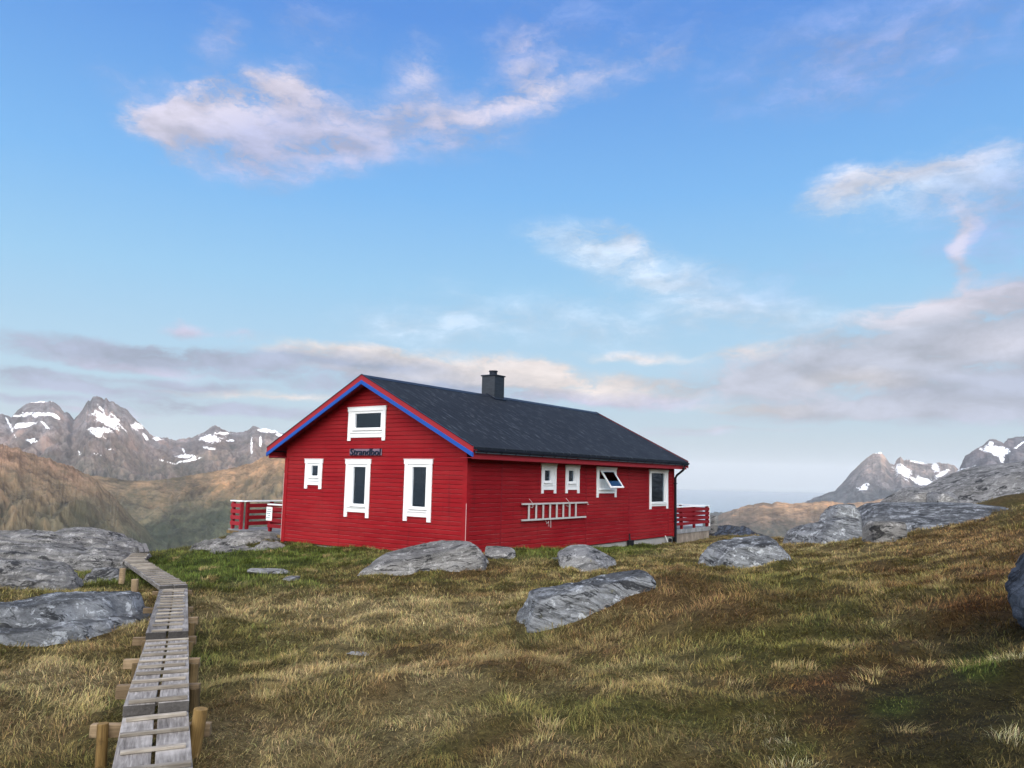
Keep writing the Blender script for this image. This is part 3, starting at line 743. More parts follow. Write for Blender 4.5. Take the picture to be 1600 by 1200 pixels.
# ladder: a thing of its own
lad = empty('ladder', h2w(.085, 2.29, .86), -YAW)
tag(lad, 'aluminium ladder hung sideways on the red side wall', 'ladder')
for (z, a, b) in ((0, 0, 3.36), (.43, .0, 3.42)):
    mb = MB(); mb.box(-.03, .03, a, b, z-.014, z+.032); mb.build('rail', M['alu'], lad, bevel=.004)
mb = MB(); mb.tube([(0, 3.40, .44), (0, 3.47, .43), (0, 3.50, .38)], .018, 8); mb.build('end_hook', M['alu'], lad)
for k in range(8):
    v = .32+.352*k
    MB().box(-.018, .018, v-.028, v+.028, .032, .416).build('rung', M['alu'], lad, bevel=.006)
cb = MB(); cb.tube([(.0, 1.15, -.01), (.0, 1.22, -.12), (.01, 1.30, -.06), (0, 1.33, -.2)], .008, 6); cb.tube([(0, 1.42, -.01), (.0, 1.43, -.24)], .008, 6)
cb.build('loose_strap', M['alu'], lad)

def text_mesh(name, body, size, mat, parent, depth=.012, shear=.0, offset=.0, fit=None):
    cu = bpy.data.curves.new(name, 'FONT'); cu.body = body; cu.size = size; cu.extrude = depth; cu.shear = shear; cu.offset = offset; cu.align_x = 'CENTER'; cu.align_y = 'CENTER'
    cu.resolution_u = 3
    to = bpy.data.objects.new(name, cu); col.objects.link(to)
    dg = bpy.context.evaluated_depsgraph_get(); me = bpy.data.meshes.new_from_object(to.evaluated_get(dg))
    bpy.data.objects.remove(to); me.materials.clear(); me.materials.append(mat)
    o = bpy.data.objects.new(name, me); col.objects.link(o)
    if parent: o.parent = parent
    if fit:
        xs = [v.co.x for v in me.vertices]; w = max(xs)-min(xs); o.scale = (fit/w, 1, 1)
    return o
ns = empty('name_sign', h2w(3.42-W, -.03, 2.62), -YAW)
tag(ns, 'small dark carved name sign on the red gable above the middle window', 'sign')
MB().box(-.63, .63, -.020, -.004, -.095, .085).build('board', M['plaque'], ns, bevel=.006)
tm = text_mesh('lettering', 'Strandbol', .27, M['letter'], ns, .016, .10, .0, fit=1.20); tm.rotation_euler = (R(90), 0, 0); tm.location = (0, -.036, -.01)

# ------------------------------------------------------------------ decks
def railing_run(parent, p0, p1, z, mat, h=.92, nrails=4, posts=None, cap=True, outward=1):
    """posts, horizontal boards and a white cap rail between two local points"""
    p0, p1 = Vector((*p0, 0)), Vector((*p1, 0)); d = p1-p0; Ln = d.length; d.normalize()
    rot = Matrix.Translation((p0.x, p0.y, z)) @ Matrix.Rotation(math.atan2(d.y, d.x), 4, 'Z')
    for t in posts: MB().box(t-.045, t+.045, -.045, .045, -.10, h-.02, rot).build('post', mat, parent)
    hh = (h-.14)/nrails
    for k in range(nrails):
        z0 = .13+k*hh
        MB().box(0, Ln, outward*.047 if outward > 0 else -.072, .072 if outward > 0 else -.047, z0, z0+hh*.62, rot).build('rail', mat, parent)
    if cap: MB().box(-.05, Ln+.05, -.075, .075, h-.018, h+.02, rot).build('cap_rail', M['white'], parent)
d1 = empty('wooden_deck', h2w(-W-1.8, 2.4, .12), -YAW)
tag(d1, 'wooden deck with red railing on the rocks left of the cabin', 'deck')
def floorboards(parent, x0, x1, ya, yb, along_x=True):
    mb = MB(); n = int(((yb-ya) if along_x else (x1-x0))/.14)
    for k in range(n):
        if along_x: mb.box(x0, x1, ya+k*.14, ya+k*.14+.13, -.04, 0)
        else: mb.box(x0+k*.14, x0+k*.14+.13, ya, yb, -.04, 0)
    mb.build('deck_boards', M['deckwood'], parent)
# local origin at u=-1.8, v=2.4 ; deck u -4.1..-.06, v .3..6
floorboards(d1, -1.36, 1.72, -2.1, 3.6)
floorboards(d1, -1.94, -1.37, -1.70, 3.6)
MB().box(-1.38, 1.72, -2.14, -2.10, -.09, .005).build('edge_board', M['post_dark'], d1)
railing_run(d1, (-1.30, -1.5), (-1.30, 3.6), 0, M['dark_red'], posts=(.05, 1.0, 2.0, 3.0, 4.0, 5.0), outward=-1)
railing_run(d1, (-1.88, -1.62), (-1.34, -1.62), 0, M['red_trim'], posts=(.06, .50), outward=-1)
railing_run(d1, (-.12, -1.45), (1.72, -1.45), 0, M['dark_red'], h=.86, posts=(.05, 1.0, 1.8), outward=-1)
nsn = empty('notice_board', h2w(-W-1.845, .885, .47), -YAW)
tag(nsn, 'white printed notice fixed to the deck railing at the left corner of the cabin', 'notice')
MB().box(-.145, .145, -.02, 0, 0, .43).build('panel', M['white'], nsn)
for k, (w0, w1) in enumerate([(-.09, .10), (-.10, .10), (-.11, .07), (-.04, .07), (-.12, .05)]):
    mb = MB(); z = .345-k*.068; x = w0
    while x < w1:
        l = random.uniform(.03, .06); mb.box(x, min(x+l, w1), -.024, -.0205, z, z+.026); x += l+.014
    mb.build('text_line', M['ink'], nsn)

d2 = empty('wooden_deck', h2w(-.1, 12.30, .19), -YAW)
tag(d2, 'wooden deck with red railing and plank skirting at the right end of the cabin', 'deck')
floorboards(d2, -3.6, .10, .08, 3.40, along_x=False)
MB().box(.10, .135, .06, 3.44, -.15, .005).build('edge_board', M['deckwood'], d2)
mb = MB()
k = 0
while k*.118 < 3.3:
    zb = -.62+random.uniform(-.03, .03); mb.box(.085, .108, .08+k*.118, .08+k*.118+.108, zb, -.152); k += 1
mb.build('skirting', M['skirt'], d2)
railing_run(d2, (.05, .12), (.05, 3.40), .02, M['dark_red'], h=.82, posts=(.65, 1.85, 3.2), outward=-1)
railing_run(d2, (.05, 3.42), (-3.5, 3.42), .02, M['dark_red'], h=.82, posts=(.06, 1.2, 2.3, 3.4), outward=1)
railing_run(d2, (-3.5, 3.4), (-3.5, .1), .02, M['dark_red'], h=.86, posts=(.06, 1.2, 2.3, 3.2), outward=1)
MB().box(.055, .12, 3.42, 3.47, .02, .80).build('end_board', M['white'], d2)

# ------------------------------------------------------------------ boardwalk
bw = empty('boardwalk', tuple(atz(235, 1110, .2)), 0)
tag(bw, 'weathered two plank boardwalk with cross cleats on short wooden posts', 'boardwalk')
B0 = Vector(bw.location)
SECT = [((234, 1262), (245, 1100), -1.62, -1.67, .41), ((245, 1098), (261.5, 1000), -1.585, -1.76, .41), ((261.5, 987), (271.5, 918), -1.69, -1.86, .41),
        ((271.5, 914.5), (208, 874), -1.80, -1.93, .41), ((209, 877), (219, 865), -1.93, -1.97, .41), ((226, 862), (222, 849), -2.0, -2.15, .22)]
BWPTS = []
for si, (pa, pb, za, zb, wd) in enumerate(SECT):
    a = Vector(atz(*pa, za+CZ)); b = Vector(atz(*pb, zb+CZ)); d = b-a; L = d.length
    if si < 3: a -= d.normalized()*.02; b += d.normalized()*.10
    d = b-a; L = d.length
    ex = d.normalized(); side = ex.cross(Vector((0, 0, 1))).normalized(); up = side.cross(ex)
    Mx = Matrix((side.to_4d(), ex.to_4d(), up.to_4d(), Vector((0, 0, 0, 1)))).transposed()
    Mx.col[3] = (*(a-B0), 1); Mx[3][0] = Mx[3][1] = Mx[3][2] = 0
    BWPTS.append((a, b, wd))
    def part(mb, name, mat, bevel=.004):
        o = mb.build(name, mat, bw, bevel=bevel); o.matrix_local = Mx; return o
    hw = wd/2
    for s in (-1, 1):
        x0, x1 = (-hw, -.011) if s < 0 else (.011, hw)
        mb = MB(); mb.box(x0, x1, random.uniform(-.01, .01), L+random.uniform(-.015, .015), -.068, 0); part(mb, 'plank', M['plank'])
    if si < 5:
        n = max(2, int(L/.305)); st = L/n
        for k in range(n):
            yy = (k+.5)*st if si else (k+.6)*st
            if si in (1, 2) and k == 0: yy = .05
            sk = random.uniform(.0, .05); e0, e1 = random.uniform(.0, .03), random.uniform(.0, .03); wd_ = random.uniform(.034, .046); th = random.uniform(.014, .026)
            mb = MB(); mm = Matrix.Translation((0, yy, .002)) @ Matrix.Rotation(sk+.01, 4, 'Z')
            inset = .035 if si == 2 else 0
            mb.box(-hw+e0+inset, hw-e1-inset, -wd_/2, wd_/2, 0, th, mm); part(mb, 'cleat', M['cleat'], .003)
# bearers: px row, left and right ends, thickness
def bearer(ya, xl, xr, z, th):
    A = Vector(atz(xl, ya, z+CZ))-B0; Bq = Vector(atz(xr, ya-2, z+CZ))-B0
    d = Bq-A; L = d.length; rot = Matrix.Translation(A) @ Matrix.Rotation(math.atan2(d.y, d.x), 4, 'Z')
    o = MB().box(0, L, -.03, .03, -th, 0).build('bearer', M['beam'], bw, bevel=.006); o.matrix_local = rot
def bpost(px, ytop, ybot, Y, r, lean=0, zdown=.25):
    pm = M['post'] if Y < 10 else M['beam']
    A = Vector(at(px, ytop, Y))-B0; L = (ybot-ytop)*Y/F+zdown
    o = MB().tube([(0, 0, -L), (0, 0, -L*.5), (0, 0, -.008), (0, 0, 0)], r, 14).build('post', pm, bw, smooth=False, bevel=.004)
    o.matrix_local = Matrix.Translation(A) @ Matrix.Rotation(lean, 4, 'Y')
BEAR = ((1131, 143, 330, -1.715, .085), (1070, 183, 313, -1.685, .105), (1030, 194, 313, -1.735, .085), (996, 208, 307, -1.815, .085), (966, 233, 310, -1.805, .09), (950, 224, 302, -1.845, .07), (924, 238, 300, -1.90, .06))
for (ya, xl, xr, z, th) in BEAR:
    bearer(ya, xl, xr, z, th)
Y1 = float(atz(161, 1131, -1.715+CZ)[1])-.06
for (px, yt, yb, Y, r, ln) in ((161, 1130, 1190, Y1, .036, -.03), (314, 1107, 1200, Y1+.02, .046, .10), (192, 888, 906, 14.1, .05, .02), (211, 905, 923, 13.1, .055, -.03)):
    bpost(px, yt, yb, Y, r, ln)
for (ya, xl, xr, z, th) in BEAR[1:]:
    for px in (xl+17, xr-12):
        p = atz(px, ya+8, z-.03+CZ); Yp = float(p[1])
        A = Vector((p[0], p[1]+.045, p[2]))-B0; Lp = max(.12, p[2]-gz(p[0], p[1])+.2)
        o = MB().tube([(0, 0, -Lp), (0, 0, .0)], random.uniform(.034, .045), 14).build('post', M['post_dark'], bw, bevel=.004)
        o.matrix_local = Matrix.Translation(A) @ Matrix.Rotation(random.uniform(-.06, .06), 4, 'Y')
# ------------------------------------------------------------------ grass: real blades, one object
def grass_mat():
    m, n, b = material('grass_blades')
    at_ = n.node('ShaderNodeAttribute'); at_.attribute_name = 'tint'
    n.put(b.inputs['Base Color'], at_.outputs['Color']); b.inputs['Roughness'].default_value = .75
    b.inputs['Specular IOR Level'].default_value = .2
    out = m.node_tree.nodes['Material Output']
    tl = n.node('ShaderNodeBsdfTranslucent'); n.put(tl.inputs[0], at_.outputs['Color'])
    mx = n.node('ShaderNodeMixShader'); mx.inputs[0].default_value = .25
    n.put(mx.inputs[1], b.outputs[0]); n.put(mx.inputs[2], tl.outputs[0]); n.put(out.inputs[0], mx.outputs[0]); return m
def keep_out(x, y):
    bad = np.zeros(len(x), bool)
    for (cx, cy, rx, ry, rz) in EXCL:
        c, s = math.cos(rz), math.sin(rz); dx, dy = x-cx, y-cy
        bad |= ((dx*c+dy*s)/rx)**2+((-dx*s+dy*c)/ry)**2 < 1
    c, s = math.cos(YAW), math.sin(YAW); dx, dy = x-HX, y-HY
    u = dx*c-dy*s; v = dx*s+dy*c
    bad |= (u > -W-.02) & (u < .03) & (v > -.03) & (v < LEN)
    bad |= (u > -W-4.1) & (u < -W) & (v > .35) & (v < 6)
    bad |= (u > -3.7) & (u < .06) & (v > LEN) & (v < 15.7)
    return bad
def blades(x, y, n_per, ln, wd, spread, colr, flat, seedc):
    """x, y: tuft centres; returns blades as 5 vertex strips"""
    T = len(x)
    idx = np.repeat(np.arange(T), n_per); N = len(idx)
    ang = rng.uniform(0, 2*math.pi, N); rad = np.sqrt(rng.uniform(0, 1, N))*spread[idx]
    bx = x[idx]+np.cos(ang)*rad; by = y[idx]+np.sin(ang)*rad
    bz = height(bx, by)-.012
    fa = 2.6*math.pi*fbm2(bx*.9, by*.9, 2, 66)+1.2
    lx = .75*np.cos(ang)+.8*np.cos(fa)+rng.normal(0, .45, N); ly = .75*np.sin(ang)+.8*np.sin(fa)+rng.normal(0, .45, N)
    lean = np.arctan2(ly, lx)
    L = ln[idx]*rng.uniform(.45, 1.15, N)
    f = np.clip(flat[idx]+rng.normal(0, .22, N), .05, 1.35)        # lean angle from vertical
    dx, dy = np.cos(lean), np.sin(lean)
    w = wd[idx]*rng.uniform(.6, 1.2, N)
    sx, sy = -dy*w/2, dx*w/2
    a1 = f*.6; a2 = f*1.35
    p0 = np.stack([bx, by, bz], 1)
    p1 = p0+np.stack([dx*np.sin(a1), dy*np.sin(a1), np.cos(a1)], 1)*(L*.5)[:, None]
    p2 = p1+np.stack([dx*np.sin(a2), dy*np.sin(a2), np.cos(a2)], 1)*(L*.5)[:, None]
    S = np.stack([sx, sy, np.zeros(N)], 1)
    V = np.stack([p0-S, p0+S, p1-S*.75, p1+S*.75, p2], 1).reshape(-1, 3)
    C = colr[idx]*rng.uniform(.42, 1.75, N)[:, None]
    C = C*(1+rng.normal(0, .08, (N, 3)))
    C = np.clip(C, .006, .8)
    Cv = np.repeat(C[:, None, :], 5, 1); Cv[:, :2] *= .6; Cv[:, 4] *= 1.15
    b = np.arange(N)*5
    F3 = np.concatenate([np.stack([b, b+1, b+3], 1), np.stack([b, b+3, b+2], 1), np.stack([b+2, b+3, b+4], 1)])
    return V, F3, Cv.reshape(-1, 3)
def scatter(n, r0, r1, p, az0, az1):
    u = rng.uniform(0, 1, n); r = (r0**p+u*(r1**p-r0**p))**(1/p)
    a = np.radians(rng.uniform(az0, az1, n)); return r*np.sin(a), r*np.cos(a), r
X, Y_, RR = scatter(66000, 2.6, 37, .75, -47, 47)
rm = np.interp(np.degrees(np.arctan2(X, Y_)), RM_AZ, RM_R)
ok = (RR < rm+2.5) & ~keep_out(X, Y_)
# bare peat hollows stay thinner
hol = fbm2(X*.9, Y_*.9, 3, 77)
ok &= hol > -.5
X, Y_, RR = X[ok], Y_[ok], RR[ok]
Z = height(X, Y_)
cc = veg(X, Y_, Z)
dry = fbm2(X*1.3, Y_*1.3, 3, 55)
sc_ = np.clip(RR/6, .8, 3.0)
green = cc[:, 1] > cc[:, 0]
pxg, pyg = project(np.stack([X, Y_, Z], 1))
short = np.exp(-(((pxg-1400)/220)**2+((pyg-1100)/110)**2))   # mossy corner: short growth
ln = (.07+.04*rng.uniform(0, 1, len(X))+.05*np.maximum(dry, 0))*np.clip(RR/7, .85, 1.25)*(1-.55*short)
cc = cc*(1+.5*np.maximum(dry, 0)[:, None])
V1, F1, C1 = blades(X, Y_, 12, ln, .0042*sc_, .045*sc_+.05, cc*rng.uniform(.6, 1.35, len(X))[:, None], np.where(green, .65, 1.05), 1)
# paler, longer tussocks
TX, TY, TR = scatter(1100, 3.0, 26, 1.0, -42, 42)
tn = fbm2(TX*.5, TY*.5, 3, 91); ok = (tn > .02) & ~keep_out(TX, TY) & (TR < 24)
TX, TY, TR = TX[ok], TY[ok], TR[ok]
fix = [atz(px, py, CZ-z) for (px, py, z) in ((1190, 1125, 1.52), (1218, 1160, 1.52), (1245, 1195, 1.5), (1575, 1060, 1.35), (1585, 1180, 1.4), (1020, 1190, 1.6), (830, 985, 1.82), (790, 990, 1.8), (700, 1060, 1.75), (860, 1040, 1.7), (1330, 1085, 1.45), (215, 1080, 1.95), (30, 1140, 1.9), (250, 965, 2.0))]
TX = np.concatenate([TX, [p[0] for p in fix]]); TY = np.concatenate([TY, [p[1] for p in fix]]); TR = np.hypot(TX, TY)
tc = np.array([(.36, .275, .115)])*rng.uniform(.45, 1.15, (len(TX), 1))
tc[-14:-9] = (.42, .37, .20)
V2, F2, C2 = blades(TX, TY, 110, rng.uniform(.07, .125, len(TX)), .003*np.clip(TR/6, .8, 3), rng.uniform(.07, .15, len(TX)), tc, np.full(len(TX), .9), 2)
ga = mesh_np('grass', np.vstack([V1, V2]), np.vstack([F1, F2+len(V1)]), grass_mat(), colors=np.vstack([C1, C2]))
tag(ga, 'matted moorland grass in tan, olive, brown and green covering the meadow', 'grass', kind='stuff')

# ------------------------------------------------------------------ far country
def terrain_mat(name, bump=.5, scale=.02):
    m, n, b = material(name)
    g = n.node('ShaderNodeNewGeometry').outputs['Position']
    at_ = n.node('ShaderNodeAttribute'); at_.attribute_name = 'tint'
    mp = n.node('ShaderNodeMapping'); mp.inputs['Rotation'].default_value = (.5, .6, .3); n.put(mp.inputs['Vector'], g)
    f = n.noise(g, scale, 7, .7); f2 = n.noise(n.scale(mp.outputs[0], (1, 1, .3)), scale*4, 6, .75)
    f3 = n.noise(n.scale(mp.outputs[0], (1, .5, .25)), scale*.35, 7, .75, .5)
    k = n.math('ADD', n.math('ADD', f, f2), n.math('MULTIPLY', f3, 1.2))
    c = n.vmath('SCALE', at_.outputs['Color'], scale=n.maprange(k, 1.25, 1.95, .35, 1.65))
    c = n.mix(n.maprange(f3, .54, .62, 0, .55), c, n.vmath('MULTIPLY', at_.outputs['Color'], (1.9, 1.55, 1.35)))
    c = n.mix(n.maprange(n.noise(g, scale*.5, 6, .7), .52, .60, 0, .6), c, n.vmath('MULTIPLY', at_.outputs['Color'], (.45, .55, .55)))
    sa = n.node('ShaderNodeAttribute'); sa.attribute_name = 'snow'
    sn = n.math('ADD', sa.outputs['Fac'], n.math('MULTIPLY', n.math('SUBTRACT', n.noise(n.scale(mp.outputs[0], (1, .6, .5)), .016, 8, .75), .5), 2.6))
    sn = n.math('MULTIPLY', n.maprange(sn, .50, .56, 0, 1), n.maprange(sa.outputs['Fac'], .02, .1, 0, 1))
    c = n.mix(sn, c, (.86, .86, .85, 1))
    n.put(b.inputs['Base Color'], c); b.inputs['Roughness'].default_value = .95; b.inputs['Specular IOR Level'].default_value = .05
    n.put(b.inputs['Normal'], n.bump(n.math('ADD', k, n.math('MULTIPLY', sn, .2)), bump, .35/scale)); return m
tmat = terrain_mat('mountain_terrain', .35, .012)
SEA = CZ-400.0
def mountain(name, label, sil, dist, wf, wb, seed, cols, snow=(), Na=420, Nr=150, amp=.16, gul=420., p=1.25, base=None, bend=.04, jag=2.2):
    base = SEA-3 if base is None else base
    S = np.array([azel(*q) for q in sil]); S = S[np.argsort(S[:, 0])]
    az = np.linspace(S[0, 0], S[-1, 0], Na); te = np.interp(az, S[:, 0], S[:, 1])
    te = te+jag/F*(fbm2(az*F/9, az*0+seed, 3, seed+60)+.6*np.abs(noise2(az*F/3.5, az*0+seed*2, seed+61))-.3)
    t = np.linspace(-1, 1, Nr); t = np.sign(t)*np.abs(t)**1.15
    AZ, T = np.meshgrid(az, t, indexing='ij')
    rc = dist*(1+bend*noise2(az*dist/2600., az*0+seed, seed))
    Rr = rc[:, None]+np.where(T < 0, T*wf, T*wb)
    zc = te*rc+CZ
    g = (1-np.abs(T))**p
    x, y = Rr*np.sin(AZ), Rr*np.cos(AZ)
    al = AZ*dist
    warp = 260*fbm2(al/900, Rr/900, 3, seed+40)
    rd = ridge2((al+warp)/gul, Rr/(gul*3.2), 6, seed, .6); rd2 = ridge2((al+warp*.9+Rr*.25)/(gul*.24), Rr/(gul*.55), 4, seed+21, .6)
    env = np.clip(4*g*(1-g), 0, 1)**.8*np.clip(1.15-g*.5, 0, 1)
    hgt = np.maximum(zc[:, None]-base, 5)
    z = base+hgt*g+amp*hgt*env*(rd-.25)+amp*.30*hgt*env*(rd2-.3)+.05*hgt*env*fbm2(x/160, y/160, 4, seed+9)
    edge = np.minimum(np.arange(Na), Na-1-np.arange(Na))/(Na*.02)
    z = np.maximum(z, base)
    P = np.stack([x.ravel(), y.ravel(), z.ravel()], 1)
    px, py = project(P)
    hn = ((z-base)/hgt.max()).ravel(); n1 = fbm2(al.ravel()/700, Rr.ravel()/900, 5, seed+3, .6); n2 = fbm2((al.ravel()+warp.ravel())/130, Rr.ravel()/520, 4, seed+5, .6)
    lowc, midc, topc = [np.array(c) for c in cols]
    k1 = sstep(.15, .55, hn+.35*n1+.18*n2)[:, None]; k2 = sstep(.45, .85, hn+.3*n1+.22*n2)[:, None]
    C = lowc*(1-k1)+midc*k1; C = C*(1-k2)+topc*k2
    C = C*np.clip(1+.5*n2[:, None]+.35*(rd.ravel()[:, None]-.2)+.35*(rd2.ravel()[:, None]-.2), .35, 1.8)
    sn = np.zeros(len(P))
    for (cx, cy, rx, ry, rot) in snow:
        c, s = math.cos(R(rot)), math.sin(R(rot)); dx, dy = px-cx, py-cy
        d = np.sqrt(((dx*c+dy*s)/rx)**2+((-dx*s+dy*c)/ry)**2)
        sn = np.maximum(sn, np.clip(1.05-d*.55, 0, 1))
    i, j = np.meshgrid(np.arange(Na-1), np.arange(Nr-1), indexing='ij')
    Fq = np.stack([i*Nr+j, (i+1)*Nr+j, (i+1)*Nr+j+1, i*Nr+j+1], -1).reshape(-1, 4)
    o = mesh_np(name, P, Fq, tmat, smooth=True, colors=np.clip(C, .02, .9))
    sa = o.data.attributes.new('snow', 'FLOAT', 'POINT'); sa.data.foreach_set('value', sn.astype(np.float32))
    tag(o, label, 'mountain' if 'mountain' in name else 'hill', kind='structure'); return o
ROCK = ((.075, .068, .05), (.10, .08, .07), (.105, .097, .098))
SNOW_A = [(62, 647, 22, 3, 0), (29, 650, 14, 1.3, 0), (86, 651, 9, 2, 20), (35, 664.5, 16, 3.5, -10), (50, 688, 11, 2.5, 5), (72, 666, 11, 2, 40), (15, 664, 16, 1.6, 65), (168, 659, 25, 8, 25), (160, 672, 16, 4, 5), (159, 640, 10, 1.8, 50), (215, 666, 10, 5, 10),
 (226, 680, 8, 2, 55), (150, 678, 14, 3, 25), (183, 655, 14, 1.3, 45), (62, 627.5, 19, 1.4, 0), (124, 707, 4, 1.5, 50), (172, 702, 6, 1.2, 0), (152, 710, 8, 1, 15), (289, 713, 16, 2.5, 0), (287, 705, 6, 1.5, 70), (300, 718, 16, 2, -10), (330, 685, 16, 6, 0),
 (346, 677, 12, 2, 0), (360, 688, 6, 2, 0), (327, 700, 10, 2, 10), (421, 673, 22, 3, 5), (407, 690, 2, 8, 0), (393, 696, 1.6, 12, 0), (247, 685, 6, 3, 0), (259, 721, 14, 1.2, 15), (440, 680, 10, 2, 10)]
mountain('mountain', 'jagged snow patched mountain range far behind the left valley',
    [(-120, 655), (-60, 640), (-20, 645), (0, 647), (8, 648), (18, 650), (28, 640), (38, 632), (50, 628), (60, 626), (72, 627), (84, 627), (92, 634), (100, 643), (108, 645), (116, 655), (122, 648), (128, 640), (133, 631), (138, 624), (141, 627), (145, 620), (152, 618), (158, 620), (163, 624), (166, 621), (170, 626), (185, 632), (200, 641), (208, 650), (215, 658), (225, 667), (235, 678), (245, 682), (262, 684), (275, 688), (282, 686), (300, 683), (318, 675), (330, 667), (336, 663), (345, 668), (358, 674), (370, 675), (380, 674), (390, 669), (396, 665), (410, 669), (425, 671), (440, 676), (470, 672), (520, 690), (600, 700), (700, 725), (780, 790)],
    9000, 3600, 2500, 3, ROCK, SNOW_A, 760, 250, .17, 480, jag=3)
mountain('hill', 'brown ridge closing the valley behind the cabin on the left',
    [(60, 760), (110, 745), (150, 743), (200, 750), (240, 751), (300, 742), (340, 735), (370, 729), (395, 722), (412, 713), (440, 700), (480, 694), (530, 690), (600, 705), (700, 740), (780, 800)],
    5000, 1500, 1500, 5, ((.042, .047, .028), (.085, .068, .04), (.17, .105, .055)), (), 620, 190, .13, 260, 1.0)
mountain('hill', 'dark heathery spur falling steeply from the left edge into the valley',
    [(-160, 640), (-60, 668), (0, 692), (30, 700), (60, 711), (90, 721), (115, 729), (140, 742), (155, 753), (172, 770), (190, 790), (215, 815), (240, 838), (262, 850)],
    3400, 1100, 1200, 8, ((.038, .044, .027), (.088, .070, .044), (.165, .105, .068)), (), 620, 220, .19, 240, 1.0, jag=3.5)
SNOW_C = [(1410, 736, 14, 8, 35), (1440, 752, 18, 6, 15), (1350, 762, 8, 4, -20), (1462, 730, 8, 5, 60), (1472, 740, 12, 3, -30), (1434, 722, 18, 1.6, 10), (1372, 707, 8, 2, 0)]
mountain('mountain', 'pointed grey peak with a snowfield on its shoulder across the sea',
    [(1215, 800), (1240, 790), (1255, 785), (1270, 778), (1290, 771), (1305, 765), (1315, 755), (1330, 738), (1345, 722), (1358, 712), (1367, 707), (1375, 706), (1382, 711), (1390, 722), (1397, 725), (1402, 716), (1407, 714), (1413, 719), (1417, 718), (1430, 720), (1445, 724), (1465, 723), (1480, 725), (1492, 728), (1510, 745), (1540, 770), (1600, 800)],
    12500, 3000, 2500, 12, ((.05, .055, .055), (.085, .08, .08), (.15, .125, .11)), SNOW_C, 520, 220, .17, 480)
SNOW_D = [(1548, 694, 4, 5, 0), (1558, 704, 22, 7, 10), (1566, 714, 4, 8, 0), (1516, 734, 24, 4, -5), (1500, 740, 8, 4, 0), (1592, 696, 10, 1.5, -35)]
mountain('mountain', 'steep dark mountain flank with a bright snow basin at the right edge',
    [(1405, 800), (1430, 783), (1450, 770), (1470, 757), (1485, 745), (1500, 730), (1508, 712), (1520, 704), (1535, 695), (1546, 686), (1556, 686), (1568, 692), (1575, 684), (1590, 682), (1600, 681), (1640, 675), (1700, 690), (1760, 700)],
    8500, 2400, 2000, 17, ((.045, .05, .052), (.06, .06, .066), (.075, .073, .078)), SNOW_D, 420, 200, .15, 420)
mountain('hill', 'low orange brown hills along the shore right of the deck',
    [(1098, 822), (1112, 811), (1125, 803), (1150, 795), (1170, 788), (1190, 785), (1205, 786), (1215, 783), (1235, 786), (1260, 785), (1290, 782), (1320, 786), (1350, 784), (1380, 779), (1420, 785), (1500, 790), (1600, 790)],
    6800, 1300, 1500, 21, ((.05, .048, .036), (.12, .085, .055), (.26, .16, .085)), (), 420, 120, .13, 260, .8)
for k, (x0, x1, yy, hh, Y) in enumerate(((1052, 1098, 797, 5, 10800), (1104, 1146, 803, 5, 9500), (1105, 1126, 812, 3, 7900), (1060, 1082, 806, 3, 9300))):
    n = 60; pts = [(x0+(x1-x0)*i/(n-1), yy-hh*max(0, math.sin(math.pi*i/(n-1)))**.6*(.5+.7*abs(noise2(np.array([i*.23]), np.array([k*3.]), 4)[0]))) for i in range(n)]
    mountain('islet', 'low dark skerry off the shore', pts, Y, 160, 160, 30+k, ((.06, .06, .05),)*3, (), 60, 24, .1, 120, .6, base=SEA-1)['category'] = 'islet'

def sea_mat():
    m, n, b = material('sea_water')
    g = n.node('ShaderNodeNewGeometry').outputs['Position']
    b.inputs['Base Color'].default_value = (.06, .12, .17, 1); b.inputs['Roughness'].default_value = .15
    n.put(b.inputs['Normal'], n.bump(n.noise(g, .05, 5, .6), .1, 1.0)); return m
ths = np.linspace(0, 2*math.pi, 181)[:-1]; rr_ = np.array([900, 2500, 6000, 14000, 25000, 37000.])
V = np.concatenate([np.stack([r*np.sin(ths), r*np.cos(ths), np.full(180, SEA)], 1) for r in rr_])
Fq = np.concatenate([np.stack([k*180+np.arange(180), k*180+(np.arange(180)+1) % 180, (k+1)*180+(np.arange(180)+1) % 180, (k+1)*180+np.arange(180)], 1) for k in range(5)])
so = mesh_np('sea', V, Fq[:, ::-1], sea_mat()); tag(so, 'pale blue sea reaching to the horizon', 'sea', kind='structure')

# haze: one even body of air round everything
HZ_DENS = 2.0e-5
m = bpy.data.materials.new('haze_air'); m.use_nodes = True; nt = NT(m.node_tree); m.node_tree.nodes.clear()
out = nt.node('ShaderNodeOutputMaterial'); pv = nt.node('ShaderNodeVolumePrincipled')
pv.inputs['Color'].default_value = (.80, .86, .93, 1); pv.inputs['Density'].default_value = HZ_DENS; pv.inputs['Anisotropy'].default_value = .0
nt.link(pv.outputs[0], out.inputs['Volume'])
hz = MB().box(-45000, 45000, -45000, 45000, SEA-6, 1020).build('haze', m)
tag(hz, 'thin pale air haze over sea and mountains', 'haze', kind='stuff')

